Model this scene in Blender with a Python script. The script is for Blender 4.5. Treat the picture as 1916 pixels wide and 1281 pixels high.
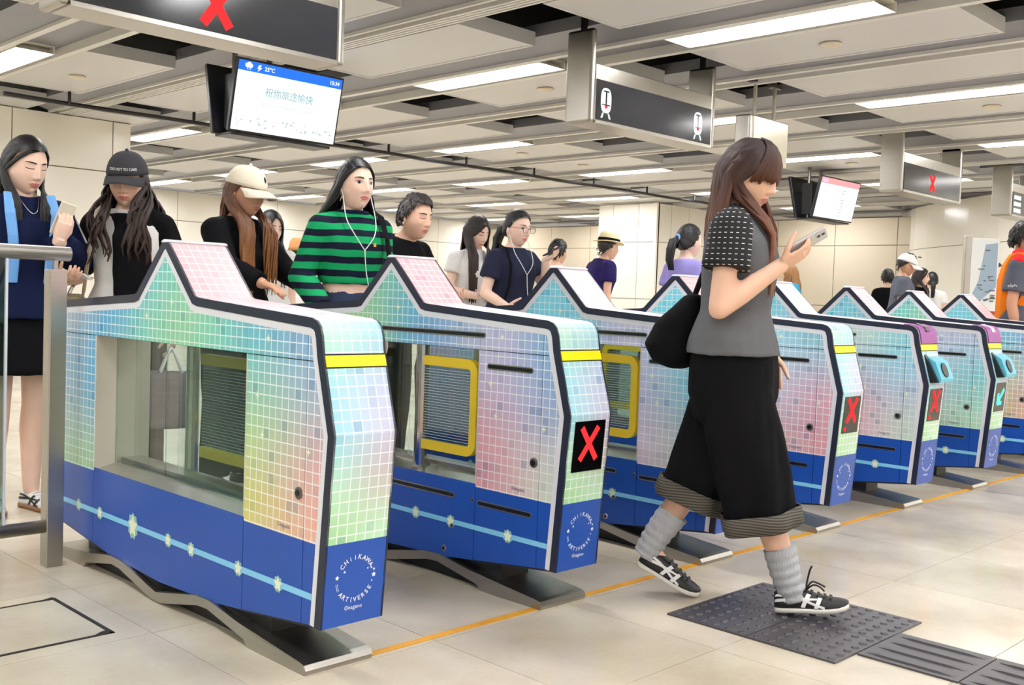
import bpy, bmesh, math, random
import numpy as np
from mathutils import Vector, Matrix, noise as mnoise
from mathutils.bvhtree import BVHTree
random.seed(7)
for o in list(bpy.data.objects): bpy.data.objects.remove(o)
SC = bpy.context.scene
COL = SC.collection
# ------------------------------------------------------------------ camera, world, exposure
CAM_Z = 1.035
FPX = 1937.0
cam_d = bpy.data.cameras.new('camera'); cam = bpy.data.objects.new('camera', cam_d); COL.objects.link(cam)
cam_d.sensor_width = 36.0; cam_d.lens = FPX/1916*36.0; cam_d.clip_end = 200
def _ray(u, v): return Vector((u-958.0, v-640.5, FPX))
_X = _ray(2875, 623).normalized()
_Y = _ray(-1010, 485); _Y = (_Y - _X*_X.dot(_Y)).normalized(); _Z = _X.cross(_Y)
# columns: camera right / up / back expressed in world axes
cam.matrix_world = Matrix(((_X.x, -_X.y, -_X.z, 0), (_Y.x, -_Y.y, -_Y.z, 0), (_Z.x, -_Z.y, -_Z.z, CAM_Z), (0, 0, 0, 1)))
SC.camera = cam
VF = Vector((0.711, 0.702, 0)); VR = Vector((0.703, -0.710, 0))      # view forward / right on the floor plan
W = bpy.data.worlds.new('world'); SC.world = W; W.use_nodes = True
W.node_tree.nodes['Background'].inputs[0].default_value = (1.0, 0.97, 0.94, 1); W.node_tree.nodes['Background'].inputs[1].default_value = 0.28
SC.view_settings.view_transform = 'Standard'; SC.view_settings.look = 'None'
SC.view_settings.exposure = 0.22; SC.view_settings.gamma = 1.0; SC.view_settings.use_curve_mapping = False
LAMP = 30.0          # emission of the ceiling tubes
# ------------------------------------------------------------------ materials
def lin(c):
    return tuple(((x/255)/12.92 if x/255 <= .04045 else ((x/255+.055)/1.055)**2.4) for x in c[:3]) + (1.0,)
MATS = {}
def nodes_of(m): return m.node_tree.nodes, m.node_tree.links
def mat(name, rgb, rough=.5, metal=0.0, spec=.5, var=0.0, vscale=8.0, bump=0.0, bscale=60.0, emit=0.0, coat=0.0, stretch=None, sheen=0.0):
    if name in MATS: return MATS[name]
    m = bpy.data.materials.new(name); m.use_nodes = True; N, L = nodes_of(m)
    b = N['Principled BSDF']; b.inputs['Base Color'].default_value = lin(rgb); b.inputs['Roughness'].default_value = rough
    b.inputs['Metallic'].default_value = metal; b.inputs['Specular IOR Level'].default_value = spec
    if coat: b.inputs['Coat Weight'].default_value = coat; b.inputs['Coat Roughness'].default_value = .1
    if sheen: b.inputs['Sheen Weight'].default_value = sheen
    if emit: b.inputs['Emission Color'].default_value = lin(rgb); b.inputs['Emission Strength'].default_value = emit
    if var or bump:
        tc = N.new('ShaderNodeTexCoord'); mp = N.new('ShaderNodeMapping'); L.new(tc.outputs['Object'], mp.inputs[0])
        if stretch: mp.inputs['Scale'].default_value = stretch
    if var:
        nz = N.new('ShaderNodeTexNoise'); nz.inputs['Scale'].default_value = vscale; nz.inputs['Detail'].default_value = 4; L.new(mp.outputs[0], nz.inputs[0])
        mx = N.new('ShaderNodeMix'); mx.data_type = 'RGBA'; c = lin(rgb)
        mx.inputs['A'].default_value = tuple(x*(1-var) for x in c[:3])+(1,); mx.inputs['B'].default_value = tuple(min(1, x*(1+var)) for x in c[:3])+(1,)
        L.new(nz.outputs[0], mx.inputs['Factor']); L.new(mx.outputs['Result'], b.inputs['Base Color'])
    if bump:
        n2 = N.new('ShaderNodeTexNoise'); n2.inputs['Scale'].default_value = bscale; n2.inputs['Detail'].default_value = 3; L.new(mp.outputs[0], n2.inputs[0])
        bp = N.new('ShaderNodeBump'); bp.inputs['Strength'].default_value = bump; bp.inputs['Distance'].default_value = .01
        L.new(n2.outputs[0], bp.inputs['Height']); L.new(bp.outputs[0], b.inputs['Normal'])
    MATS[name] = m; return m
def emis(name, rgb, s):
    if name in MATS: return MATS[name]
    m = bpy.data.materials.new(name); m.use_nodes = True; N, L = nodes_of(m)
    N.remove(N['Principled BSDF']); e = N.new('ShaderNodeEmission'); e.inputs[0].default_value = lin(rgb); e.inputs[1].default_value = s
    L.new(e.outputs[0], N['Material Output'].inputs[0]); MATS[name] = m; return m
def glass(name, tint=(225, 235, 232), ior=1.5, gloss=.02):
    m = bpy.data.materials.new(name); m.use_nodes = True; N, L = nodes_of(m); N.remove(N['Principled BSDF'])
    t = N.new('ShaderNodeBsdfTransparent'); t.inputs[0].default_value = lin(tint)
    g = N.new('ShaderNodeBsdfGlossy'); g.inputs['Roughness'].default_value = gloss
    lw = N.new('ShaderNodeLayerWeight'); pw = N.new('ShaderNodeMath'); pw.operation = 'POWER'; pw.inputs[1].default_value = 4.0; L.new(lw.outputs['Facing'], pw.inputs[0])
    f = N.new('ShaderNodeMath'); f.operation = 'MULTIPLY_ADD'; f.inputs[1].default_value = .9; f.inputs[2].default_value = .045; L.new(pw.outputs[0], f.inputs[0]); x = N.new('ShaderNodeMixShader')
    L.new(f.outputs[0], x.inputs[0]); L.new(t.outputs[0], x.inputs[1]); L.new(g.outputs[0], x.inputs[2]); L.new(x.outputs[0], N['Material Output'].inputs[0])
    MATS[name] = m; return m
STEEL = mat('brushed_steel', (178, 174, 166), .32, 1.0, var=.10, vscale=3, bump=.05, bscale=40, stretch=(1, 1, 40))
STEEL_D = mat('dark_steel', (120, 116, 112), .35, 1.0, var=.10, vscale=3)
CHROME = mat('chrome', (225, 222, 215), .12, 1.0)
BLACK = mat('black_plastic', (16, 17, 20), .35)
VOID = mat('void_black', (6, 6, 7), .9)
NAVY = mat('navy_trim', (32, 38, 58), .35, var=.05)
SILVER = mat('silver_trim', (226, 227, 233), .35, .1)
WHITE_P = mat('white_paint', (235, 235, 232), .4)
GLASS = glass('clear_glass')
GLASS_R = glass('railing_glass', (205, 222, 218))
# ------------------------------------------------------------------ mesh helpers
def link(name, me, parent=None, m=None):
    o = bpy.data.objects.new(name, me); COL.objects.link(o)
    if parent is not None: o.parent = parent
    if m is not None:
        for x in (m if isinstance(m, (list, tuple)) else [m]): me.materials.append(x)
    return o
def empty(name, loc=(0, 0, 0), rz=0.0, label=None, cat=None, group=None):
    o = bpy.data.objects.new(name, None); COL.objects.link(o); o.location = loc; o.rotation_euler = (0, 0, rz); o.empty_display_size = .1
    if label: tag(o, label, cat, group)
    return o
def tag(o, label=None, cat=None, group=None, kind=None):
    if label: o['label'] = label
    if cat: o['category'] = cat
    if group: o['group'] = group
    if kind: o['kind'] = kind
    return o
def copy_tree(o, parent=None):
    c = o.copy(); COL.objects.link(c); c.parent = parent
    for ch in list(o.children): copy_tree(ch, c)
    return c
class MB:
    def __init__(s): s.v = []; s.f = []; s.mi = []; s.sm = []; s.m = 0; s.smooth = False
    def face(s, idx): s.f.append(tuple(idx)); s.mi.append(s.m); s.sm.append(s.smooth)
    def add(s, vs, fs):
        n = len(s.v); s.v.extend([tuple(p) for p in vs])
        for f in fs: s.face([i+n for i in f])
    def box(s, lo, hi, M=None):
        x0, y0, z0 = lo; x1, y1, z1 = hi
        vs = [Vector(p) for p in ((x0,y0,z0),(x1,y0,z0),(x1,y1,z0),(x0,y1,z0),(x0,y0,z1),(x1,y0,z1),(x1,y1,z1),(x0,y1,z1))]
        if M is not None: vs = [M @ p for p in vs]
        s.add(vs, [(0,3,2,1),(4,5,6,7),(0,1,5,4),(1,2,6,5),(2,3,7,6),(3,0,4,7)]); return s
    def prism(s, poly, a, b, axis='x', M=None):
        """poly: 2-D outline extruded between a and b along axis"""
        def P(q, t):
            p = {'x': (t, q[0], q[1]), 'y': (q[0], t, q[1]), 'z': (q[0], q[1], t)}[axis]
            return M @ Vector(p) if M is not None else Vector(p)
        n = len(poly); vs = [P(q, a) for q in poly]+[P(q, b) for q in poly]
        fs = [tuple(range(n-1, -1, -1)), tuple(range(n, 2*n))]+[(i, (i+1) % n, n+(i+1) % n, n+i) for i in range(n)]
        s.add(vs, fs); return s
    def loft(s, rings, cap=True, closed=True):
        n = len(rings[0]); vs = [p for r in rings for p in r]; fs = []
        for k in range(len(rings)-1):
            for i in range(n if closed else n-1):
                j = (i+1) % n; fs.append((k*n+i, k*n+j, (k+1)*n+j, (k+1)*n+i))
        if cap and closed:
            fs.append(tuple(range(n-1, -1, -1))); fs.append(tuple(range((len(rings)-1)*n, len(rings)*n)))
        s.add(vs, fs); return s
    def tube(s, pts, r, n=8, cap=True, flat=1.0, nrm=None):
        pts = [Vector(p) for p in pts]; rr = r if isinstance(r, (list, tuple)) else [r]*len(pts); rings = []; up = None
        for i, p in enumerate(pts):
            t = (pts[min(i+1, len(pts)-1)]-pts[max(i-1, 0)])
            t = t.normalized() if t.length > 1e-9 else Vector((0, 0, 1))
            if nrm is not None: a = Vector(nrm[i] if isinstance(nrm, list) else nrm)
            elif up is not None: a = up
            else: a = Vector((0, 0, 1)) if abs(t.z) < .9 else Vector((1, 0, 0))
            a = a - t*t.dot(a); a = a.normalized() if a.length > 1e-6 else t.orthogonal().normalized(); up = a; b = t.cross(a)
            rings.append([p + b*(math.cos(2*math.pi*k/n)*rr[i]) + a*(math.sin(2*math.pi*k/n)*rr[i]*flat) for k in range(n)])
        return s.loft(rings, cap)
    def ball(s, c, r, nu=16, nv=10):
        r = (r, r, r) if not isinstance(r, (tuple, list)) else r; c = Vector(c); rings = []
        for j in range(nv+1):
            th = math.pi*(j+.02)/(nv+.04)
            rings.append([c+Vector((r[0]*math.sin(th)*math.cos(2*math.pi*i/nu), r[1]*math.sin(th)*math.sin(2*math.pi*i/nu), r[2]*math.cos(th))) for i in range(nu)][::-1])
        return s.loft(rings)
    def capsule(s, a, b, ra, rb, n=12):
        a = Vector(a); b = Vector(b); d = (b-a); L = d.length; d = d/L if L > 1e-9 else Vector((0, 0, 1)); pts = []; rr = []
        for k in range(5):
            t = math.pi/2*(1-k/4.0); pts.append(a-d*(ra*math.sin(t))); rr.append(max(ra*math.cos(t), 1e-4))
        for k in range(1, 4): pts.append(a+d*(L*k/4)); rr.append(ra+(rb-ra)*k/4)
        for k in range(5):
            t = math.pi/2*k/4.0; pts.append(b+d*(rb*math.sin(t))); rr.append(max(rb*math.cos(t), 1e-4))
        return s.tube(pts, rr, n)
    def mesh(s, name='mesh', M=None, fix=True):
        me = bpy.data.meshes.new(name); me.from_pydata([tuple(M @ Vector(p)) for p in s.v] if M is not None else s.v, [], s.f)
        if any(s.mi): me.polygons.foreach_set('material_index', s.mi)
        if any(s.sm): me.polygons.foreach_set('use_smooth', s.sm)
        if fix:
            bm = bmesh.new(); bm.from_mesh(me); bmesh.ops.recalc_face_normals(bm, faces=bm.faces); bm.to_mesh(me); bm.free()
        me.update(); return me
    def build(s, name, m, parent=None, M=None): return link(name, s.mesh(name, M), parent, m)
def smooth(o, v=True): o.data.polygons.foreach_set('use_smooth', [v]*len(o.data.polygons)); return o
def rbox(name, lo, hi, r, m, parent=None, seg=2):
    """box with rounded edges"""
    bm = bmesh.new(); bmesh.ops.create_cube(bm, size=1.0)
    lo = Vector(lo); hi = Vector(hi); c = (lo+hi)/2; d = hi-lo
    for v in bm.verts: v.co = Vector((c.x+v.co.x*d.x, c.y+v.co.y*d.y, c.z+v.co.z*d.z))
    bmesh.ops.bevel(bm, geom=bm.edges[:], offset=min(r, min(d)*.49), segments=seg, affect='EDGES', profile=.5)
    me = bpy.data.meshes.new(name); bm.to_mesh(me); bm.free(); return link(name, me, parent, m)
def remesh(mb, voxel, it=3, fac=.5, M=None):
    """one continuous skin around all shapes of mb"""
    me = mb.mesh('tmp', M); o = bpy.data.objects.new('tmp', me); COL.objects.link(o)
    r = o.modifiers.new('r', 'REMESH'); r.mode = 'VOXEL'; r.voxel_size = voxel; r.use_smooth_shade = True
    if it: q = o.modifiers.new('s', 'SMOOTH'); q.factor = fac; q.iterations = it
    dg = bpy.context.evaluated_depsgraph_get(); out = bpy.data.meshes.new_from_object(o.evaluated_get(dg))
    bpy.data.objects.remove(o); bpy.data.meshes.remove(me)
    out.materials.clear(); return out
def arrays(me):
    v = np.empty(len(me.vertices)*3, np.float32); me.vertices.foreach_get('co', v); return v.reshape(-1, 3)
def set_co(me, v): me.vertices.foreach_set('co', v.astype(np.float32).ravel()); me.update()
def wrinkle(me, amp, sc=(9, 9, 9), seed=0):
    me.update(); n = np.empty(len(me.vertices)*3, np.float32); me.vertices.foreach_get('normal', n); n = n.reshape(-1, 3); v = arrays(me); s = np.array(sc)
    d = np.array([mnoise.noise(Vector((p*s)+seed)) + .5*mnoise.noise(Vector((p*s*2.1)+seed+9)) for p in v]); set_co(me, v+n*(d*amp)[:, None])
_TXT = {}
def text_geo(s, size=1.0, shear=0.0, bold=0.0):
    """(verts, faces, width) of a line of text in the XY plane, baseline at y=0, starting at x=0"""
    key = (s, size, shear, bold)
    if key in _TXT: return _TXT[key]
    cu = bpy.data.curves.new('t', 'FONT'); cu.body = s; cu.size = size; cu.shear = shear; cu.offset = bold*size; cu.resolution_u = 3
    o = bpy.data.objects.new('t', cu); COL.objects.link(o); dg = bpy.context.evaluated_depsgraph_get(); me = o.evaluated_get(dg).to_mesh()
    vs = [v.co.copy() for v in me.vertices]; fs = [tuple(p.vertices) for p in me.polygons]; o.evaluated_get(dg).to_mesh_clear()
    bpy.data.objects.remove(o); bpy.data.curves.remove(cu)
    w = max((v.x for v in vs), default=size*.3)
    _TXT[key] = (vs, fs, w); return _TXT[key]
# ------------------------------------------------------------------ the room
def floor_mat():
    m = bpy.data.materials.new('floor_stone'); m.use_nodes = True; N, L = nodes_of(m); b = N['Principled BSDF']
    tc = N.new('ShaderNodeTexCoord'); oi = N.new('ShaderNodeObjectInfo'); geo = N.new('ShaderNodeNewGeometry')
    n1 = N.new('ShaderNodeTexNoise'); n1.inputs['Scale'].default_value = 2.2; n1.inputs['Detail'].default_value = 5; L.new(geo.outputs['Position'], n1.inputs[0])
    n2 = N.new('ShaderNodeTexNoise'); n2.inputs['Scale'].default_value = 60; n2.inputs['Detail'].default_value = 3; L.new(geo.outputs['Position'], n2.inputs[0])
    r = N.new('ShaderNodeValToRGB'); r.color_ramp.elements[0].position = .3; r.color_ramp.elements[0].color = lin((196, 183, 160)); r.color_ramp.elements[1].position = .72; r.color_ramp.elements[1].color = lin((228, 217, 197))
    L.new(n1.outputs[0], r.inputs[0])
    mx = N.new('ShaderNodeMix'); mx.data_type = 'RGBA'; mx.blend_type = 'MULTIPLY'; mx.inputs['Factor'].default_value = .12; L.new(r.outputs[0], mx.inputs['A']); L.new(n2.outputs[0], mx.inputs['B'])
    hs = N.new('ShaderNodeHueSaturation'); mr = N.new('ShaderNodeMapRange'); mr.inputs['To Min'].default_value = .93; mr.inputs['To Max'].default_value = 1.05
    L.new(oi.outputs['Random'], mr.inputs['Value']); L.new(mr.outputs[0], hs.inputs['Value']); L.new(mx.outputs['Result'], hs.inputs['Color']); L.new(hs.outputs[0], b.inputs['Base Color'])
    mr2 = N.new('ShaderNodeMapRange'); mr2.inputs['To Min'].default_value = .10; mr2.inputs['To Max'].default_value = .26; L.new(n1.outputs[0], mr2.inputs['Value']); L.new(mr2.outputs[0], b.inputs['Roughness'])
    b.inputs['Specular IOR Level'].default_value = .55
    return m
FLOOR = floor_mat(); GROUT = mat('grout', (110, 103, 93), .8)
fl = MB().box((-9, -8, -.12), (30, 19.2, -.006)).build('floor', GROUT); tag(fl, kind='structure')
TX, TY = .6035, .5875
tile_me = MB().box((.0012, .0012, -.012), (TX-.0012, TY-.0012, 0)).mesh('tile'); tile_me.materials.append(FLOOR)
cells = []
for i in range(-16, 47):
    for j in range(-16, 31):
        x = 1.43+TX*i; y = 1.695+TY*j
        if x < -8.9 or y < -7.9 or x+TX > 29.9 or y+TY > 19.1: continue
        c = Vector((x+TX/2, y+TY/2, 0)); d = c.dot(VF); s = c.dot(VR)
        vis = d > 1.6 and abs(s) < d*.56+.5
        cells.append((d if vis else 1e3+d, x, y))
cells.sort()
rest = MB()
for k, (d, x, y) in enumerate(cells):
    if k < 290 and d < 900:
        o = link('tile', tile_me, fl); o.location = (x, y, 0)
    else: rest.box((x+.0012, y+.0012, -.012), (x+TX-.0012, y+TY-.0012, 0))
tag(rest.build('tile_field', FLOOR, fl), kind='stuff')
# floor markings
TAPE = mat('yellow_tape', (224, 160, 40), .45, var=.08, vscale=20)
TACT = mat('tactile_rubber', (72, 69, 72), .34, var=.12, vscale=10)
tm = MB(); tm.box((.001, .001, 0), (.2985, .2985, .006))
for a in range(6):
    for b in range(6):
        cx, cy = .025+a*.05, .025+b*.05
        rings = [[(cx+r*math.cos(t*math.pi/4), cy+r*math.sin(t*math.pi/4), z) for t in range(8)] for r, z in ((.0135, .006), (.011, .0098), (.007, .0108))]
        tm.loft([[Vector(p) for p in q] for q in rings])
tact = tm.mesh('tactile_tile'); tact.materials.append(TACT)
spots = (('beside the closest gate', (2.797, 1.697)), ('beside the walking shoe heel', (3.097, 1.697)), ('at the corner away from the gates', (2.797, 1.395)), ('where the ribbed strip begins', (3.097, 1.395)))
for lb, (x, y) in spots:
    o = link('tactile_tile', tact); o.location = (x, y, 0)
    tag(o, 'dark grey tactile floor tile covered in round studs', 'floor tile', 'studded warning tiles on the floor')
gm = MB(); gm.box((.001, .001, 0), (.2985, .2985, .006))
for a in range(4):
    cx = .0375+a*.075; pts = [(cx, .02+.26*k/6, .006) for k in range(7)]
    gm.loft([[Vector((cx+dx*(.6 if k in (0, 6) else 1), .018+.264*k/6, .006+h*(0 if k in (0, 6) else 1))) for dx, h in ((-.016, 0), (-.011, .005), (.011, .005), (.016, 0))] for k in range(7)])
guide = gm.mesh('guide_tile'); guide.materials.append(TACT)
for k in range(3):
    o = link('guide_tile', guide); o.location = (2.925, 1.092-.302*k, 0)
    tag(o, 'dark grey tactile floor tile with four long raised bars', 'floor tile', 'ribbed guiding strip on the floor')
hm = MB()
for a, b in (((.30, 2.94), (1.345, 2.952)), ((.30, 3.372), (1.345, 3.384)), ((1.333, 2.94), (1.347, 3.384)), ((.30, 2.94), (.312, 3.384))): hm.box((a[0], a[1], 0), (b[0], b[1], .002))
ht = empty('floor_hatch', (0, 0, 0), 0, 'flush floor access hatch with thin dark metal edging beside the railing', 'hatch')
hm.build('hatch_frame', mat('hatch_edge', (58, 50, 48), .5, .5), ht); MB().box((.312, 2.952, 0), (1.333, 3.372, .0012)).build('hatch_cover', FLOOR, ht)
mk = MB()
for x, y in ((1.335, 2.952), (1.335, 3.372)): mk.prism([(x-.045, y-.004), (x+.006, y-.004), (x+.006, y+.02), (x-.02, y+.014)], .0015, .003, 'z')
mk.build('corner_plate', mat('hatch_edge'  , (58, 50, 48)), ht)

# walls
CREAM = mat('cream_enamel', (249, 245, 232), .2, spec=.5, var=.03, vscale=1.5)
SEAM = mat('wall_seam', (120, 112, 98), .7)
def panel_wall(name, p0, p1, xs, z0=0.0, zs=(1.08, 2.28, 2.85), thick=.1, m=CREAM):
    """flat wall from p0 to p1 (plan points), its visible side to the left of p1-p0 ... clad with one panel per cell"""
    a = Vector((p0[0], p0[1], 0)); b = Vector((p1[0], p1[1], 0)); t = (b-a).normalized(); n = Vector((t.y, -t.x, 0)); L = (b-a).length
    M = Matrix(((t.x, n.x, 0, a.x), (t.y, n.y, 0, a.y), (0, 0, 1, 0), (0, 0, 0, 1)))
    w = tag(MB().box((0, -thick, z0), (L, -.012, zs[-1]), M).build(name, SEAM), kind='structure')
    edges = sorted({0.0, L} | {x for x in xs if 0 < x < L}); lv = [z0]+[z for z in zs]
    for i in range(len(edges)-1):
        for j in range(len(lv)-1):
            MB().box((edges[i]+.006, -.012, lv[j]+.006), (edges[i+1]-.006, 0, lv[j+1]-.006), M).build('panel', m, w)
    return w
panel_wall('wall_left', (-8.8, 11.55), (5.37, 11.55), [8.8+4.07+1.09*k for k in range(-12, 2)], thick=.35)
panel_wall('wall_back', (5.0, 18.8), (28.0, 18.8), [4.7+1.115*k*2 for k in range(-2, 12)])
panel_wall('wall_side', (18.0, 19.0), (18.0, 7.9), [1.2*k for k in range(1, 12)], zs=(1.08, 2.2, 2.70), m=mat('beige_enamel', (214, 202, 180), .16, var=.04, vscale=1.2))
panel_wall('wall_column', (15.13, 12.75), (15.13, 11.4), [.35, .95], zs=(1.08, 2.12, 2.82)); panel_wall('wall_column_front', (15.14, 11.4), (18.0, 11.4), [.45, 1.0, 1.9], zs=(1.08, 2.12, 2.82))
tag(MB().box((15.108, 11.372, 0), (15.16, 11.43, 2.82)).build('trim_1', CREAM), kind='structure')
# rounded wall at the right
CUR = [(18.7, 8.45), (18.2, 8.12), (17.75, 7.78), (17.35, 7.4), (16.95, 6.95), (16.5, 6.4), (16.0, 5.75), (15.6, 5.1), (15.2, 4.2), (14.95, 3.0), (14.9, 1.0), (14.9, -8.0)]
wr = None
for i in range(len(CUR)-1):
    (ax, ay), (bx, by) = CUR[i], CUR[i+1]; a = Vector((ax, ay, 0)); b = Vector((bx, by, 0)); t = (b-a).normalized(); n = Vector((t.y, -t.x, 0))
    if wr is None:
        core = MB(); inn = [(p[0]+.25, p[1]+.12) for p in CUR]; core.prism([(p[0]+.02, p[1]+.012) for p in CUR]+inn[::-1], 0, 2.83, 'z'); wr = tag(core.build('wall_right', SEAM), kind='structure')
    for z0, z1 in ((0, 1.08), (1.08, 2.1), (2.1, 2.83)):
        pm = MB(); o1, o2 = a+n*.0, b+n*.0
        pm.prism([(o1.x, o1.y), (o2.x, o2.y), (o2.x-n.x*.018, o2.y-n.y*.018), (o1.x-n.x*.018, o1.y-n.y*.018)], z0+.005, z1-.005, 'z'); pm.build('panel', CREAM, wr)
# enclosing walls behind the camera
for nm, lo, hi in (('wall_rear', (-9, -8.2, 0), (15.2, -8, 3.5)), ('wall_rear_side', (-9.2, -8.2, 0), (-9, 11.8, 3.5))): tag(MB().box(lo, hi).build(nm, CREAM), kind='structure')

# ------------------------------------------------------------------ ceiling: dark void above, hung panels, beams and strips
ZC = 2.85
ceil_o = tag(MB().box((-9.2, -8.2, 3.45), (30, 19.2, 3.6)).build('ceiling', VOID), kind='structure')
PANEL = mat('ceiling_panel', (212, 212, 211), .42, var=.03, vscale=1.5)
BEAM = mat('ceiling_beam', (140, 141, 147), .38, .25, var=.04, vscale=2)
STRIP = mat('ceiling_strip', (226, 224, 218), .35)
PW, PL = .75, 1.93
pm = MB(); pm.box((0, 0, .004), (PW, PL, .10))
for a, b in (((0, 0), (PW, .03)), ((0, PL-.03), (PW, PL)), ((0, .03), (.03, PL-.03)), ((PW-.03, .03), (PW, PL-.03))): pm.box((a[0], a[1], 0), (b[0], b[1], .006))
pan_me = pm.mesh('ceiling_panel'); pan_me.materials.append(PANEL)
PY = [-7.5, -5.0, -2.6, -.2, 2.55, 5.257, 8.25, 11.0, 13.75, 16.5]
GX = [5.99+2.8*k for k in range(-5, 9)]
def blocked(x, y): return (y > 11.3 and x < 5.3) or (x > 15.6 and y < 6.4 and x > 15.2) or x > 28
for g in GX:
    for x in (g+.27, g+1.51):
        for y in PY:
            if blocked(x, y) or x < -9: continue
            o = link('ceiling_panel', pan_me, ceil_o); o.location = (x, y, ZC)
    y0, y1 = (-8, 11.5) if g < 4.6 else (-8, 18.7)
    if g < -9.5: continue
    bm_ = MB(); bm_.prism([(g-.52, ZC+.07), (g-.245, ZC+.012), (g-.245, ZC+.16), (g-.52, ZC+.16)], y0, y1, 'y'); bm_.build('ceiling_beam', BEAM, ceil_o)
    MB().box((g-.245, y0, ZC-.012), (g-.185, y1, ZC+.10)).build('ceiling_strip', STRIP, ceil_o)
    MB().box((g-.185, y0, ZC+.06), (g+.195, y1, ZC+.16)).build('ceiling_beam', BEAM, ceil_o)
    MB().box((g+.195, y0, ZC-.006), (g+.255, y1, ZC+.10)).build('ceiling_strip', STRIP, ceil_o)
    e = g+1.03
    bm_ = MB(); bm_.prism([(e, ZC+.07), (e+.20, ZC+.012), (e+.20, ZC+.16), (e, ZC+.16)], y0, y1, 'y'); bm_.build('ceiling_beam', BEAM, ceil_o)
    sw = .022 if abs(g-3.19) < .1 else .05
    MB().box((e+.20, y0, ZC-.012), (e+.20+sw, y1, ZC+.10)).build('ceiling_strip', STRIP, ceil_o)
    if abs(g-3.19) < .1:        # slot diffuser instead of a plain soffit
        MB().box((e+.222, y0, ZC+.10), (e+.47, y1, ZC+.16)).build('diffuser_back', VOID, ceil_o)
        for q in range(4):
            MB().box((e+.315+.038*q, y0, ZC-.004), (e+.338+.038*q, y1, ZC+.05)).build('diffuser_slat', STRIP, ceil_o)
    else:
        MB().box((e+.25, y0, ZC+.05), (e+.43, y1, ZC+.16)).build('ceiling_beam', BEAM, ceil_o)
        MB().box((e+.43, y0, ZC-.004), (e+.475, y1, ZC+.10)).build('ceiling_strip', STRIP, ceil_o)
# ceiling lights
LHOUS = mat('light_housing', (240, 236, 226), .35); LDIFF = emis('light_tube', (250, 250, 253), LAMP)
hs = MB(); lx, ly = .155, 1.515
prof = [(-lx, 0), (-lx, .07), (lx, .07), (lx, 0), (lx-.012, 0), (lx-.012, .058), (-lx+.012, .058), (-lx+.012, 0)]
hs.prism(prof, 0, ly, 'y')
for y in (0, ly):
    d = .1 if y == 0 else -.1
    hs.add([Vector((-lx+.012, y, 0)), Vector((lx-.012, y, 0)), Vector((lx-.012, y+d, .058)), Vector((-lx+.012, y+d, .058))], [(0, 1, 2, 3)])
hous_me = hs.mesh('housing'); hous_me.materials.append(LHOUS)
df = MB(); df.smooth = True
df.loft([[Vector((r*math.cos(math.pi*k/8), y, .05-.8*r*math.sin(math.pi*k/8)*.35)) for k in range(9)] for y, r in ((.10, .10), (.13, .125), (ly-.13, .125), (ly-.10, .10))], cap=True)
diff_me = df.mesh('diffuser'); diff_me.materials.append(LDIFF)
for g in GX:
    for y in PY:
        if blocked(g, y) or g < -8 or g > 26 or (g > 15.2 and y < 7.5): continue
        r = empty('ceiling_light', (g, y+.33, ZC-.004), 0, 'long white glowing tube light recessed in the panelled ceiling', 'ceiling light', 'tube lights in the ceiling')
        link('housing', hous_me, r); link('diffuser', diff_me, r)
# round detectors, conduit
dm = MB(); dm.smooth = True
dm.loft([[Vector((r*math.cos(t*math.pi/10), r*math.sin(t*math.pi/10), z)) for t in range(20)] for r, z in ((.075, 0), (.075, -.008), (.05, -.02), (.02, -.024))])
det_me = dm.mesh('detector'); det_me.materials.append(mat('detector_plastic', (226, 214, 190), .4))
for x, y in ((6.62, 6.24), (6.62, 3.56), (9.42, 3.5), (3.83, 9.32), (10.66, 9.3), (9.42, 9.25), (12.2, 6.2)):
    o = link('smoke_detector', det_me); o.location = (x, y, ZC); tag(o, 'small round cream detector fixed under a ceiling panel', 'detector', 'round detectors on the ceiling')
cd = empty('conduit', (0, 0, 0), 0, 'thin black conduit hung below the ceiling on short rods', 'conduit')
MB().tube([(3.5+.5*k, 10.15+.03*math.sin(k*1.3), 2.74) for k in range(24)], .022, 6).build('pipe', BLACK, cd)
for k in range(9): MB().tube([(4.1+1.3*k, 10.15, 2.73), (4.1+1.3*k, 10.15, 2.90)], .016, 6).build('hanger_rod', BLACK, cd)
# ------------------------------------------------------------------ ticket gates
GW = .206; GX0 = 1.584; GSP = .9245; GYC = 3.145
HALF = [(-.905, .135), (-.925, .40), (-.945, .655), (-.887, .862), (-.878, .915), (-.868, .940), (-.852, .954), (-.830, .9605), (-.50, .981), (-.215, .9985), (-.196, 1.003), (-.028, 1.163), (-.012, 1.176)]
OUT = HALF+[(-u, z) for u, z in HALF[::-1]]
BOT = [(.37, .082), (0, .066), (-.37, .082)]
def offset_path(path, d):
    res = []
    for i, p in enumerate(path):
        a = Vector(path[max(i-1, 0)]); b = Vector(path[min(i+1, len(path)-1)]); q = Vector(p)
        t1 = (q-a).normalized() if (q-a).length > 1e-9 else None; t2 = (b-q).normalized() if (b-q).length > 1e-9 else None
        t1 = t1 or t2; t2 = t2 or t1
        n1 = Vector((t1.y, -t1.x)); n2 = Vector((t2.y, -t2.x)); n = (n1+n2).normalized(); k = d/max(.5, n.dot(n1)); res.append((q.x+n.x*k, q.y+n.y*k))
    return res
IN1 = offset_path(OUT, .027); IN2 = offset_path(OUT, .048)
WU, WZ0, WZ1 = .51, .365, .845            # window opening
def in_window(u, z): return abs(u) < WU and WZ0 < z < WZ1
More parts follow.
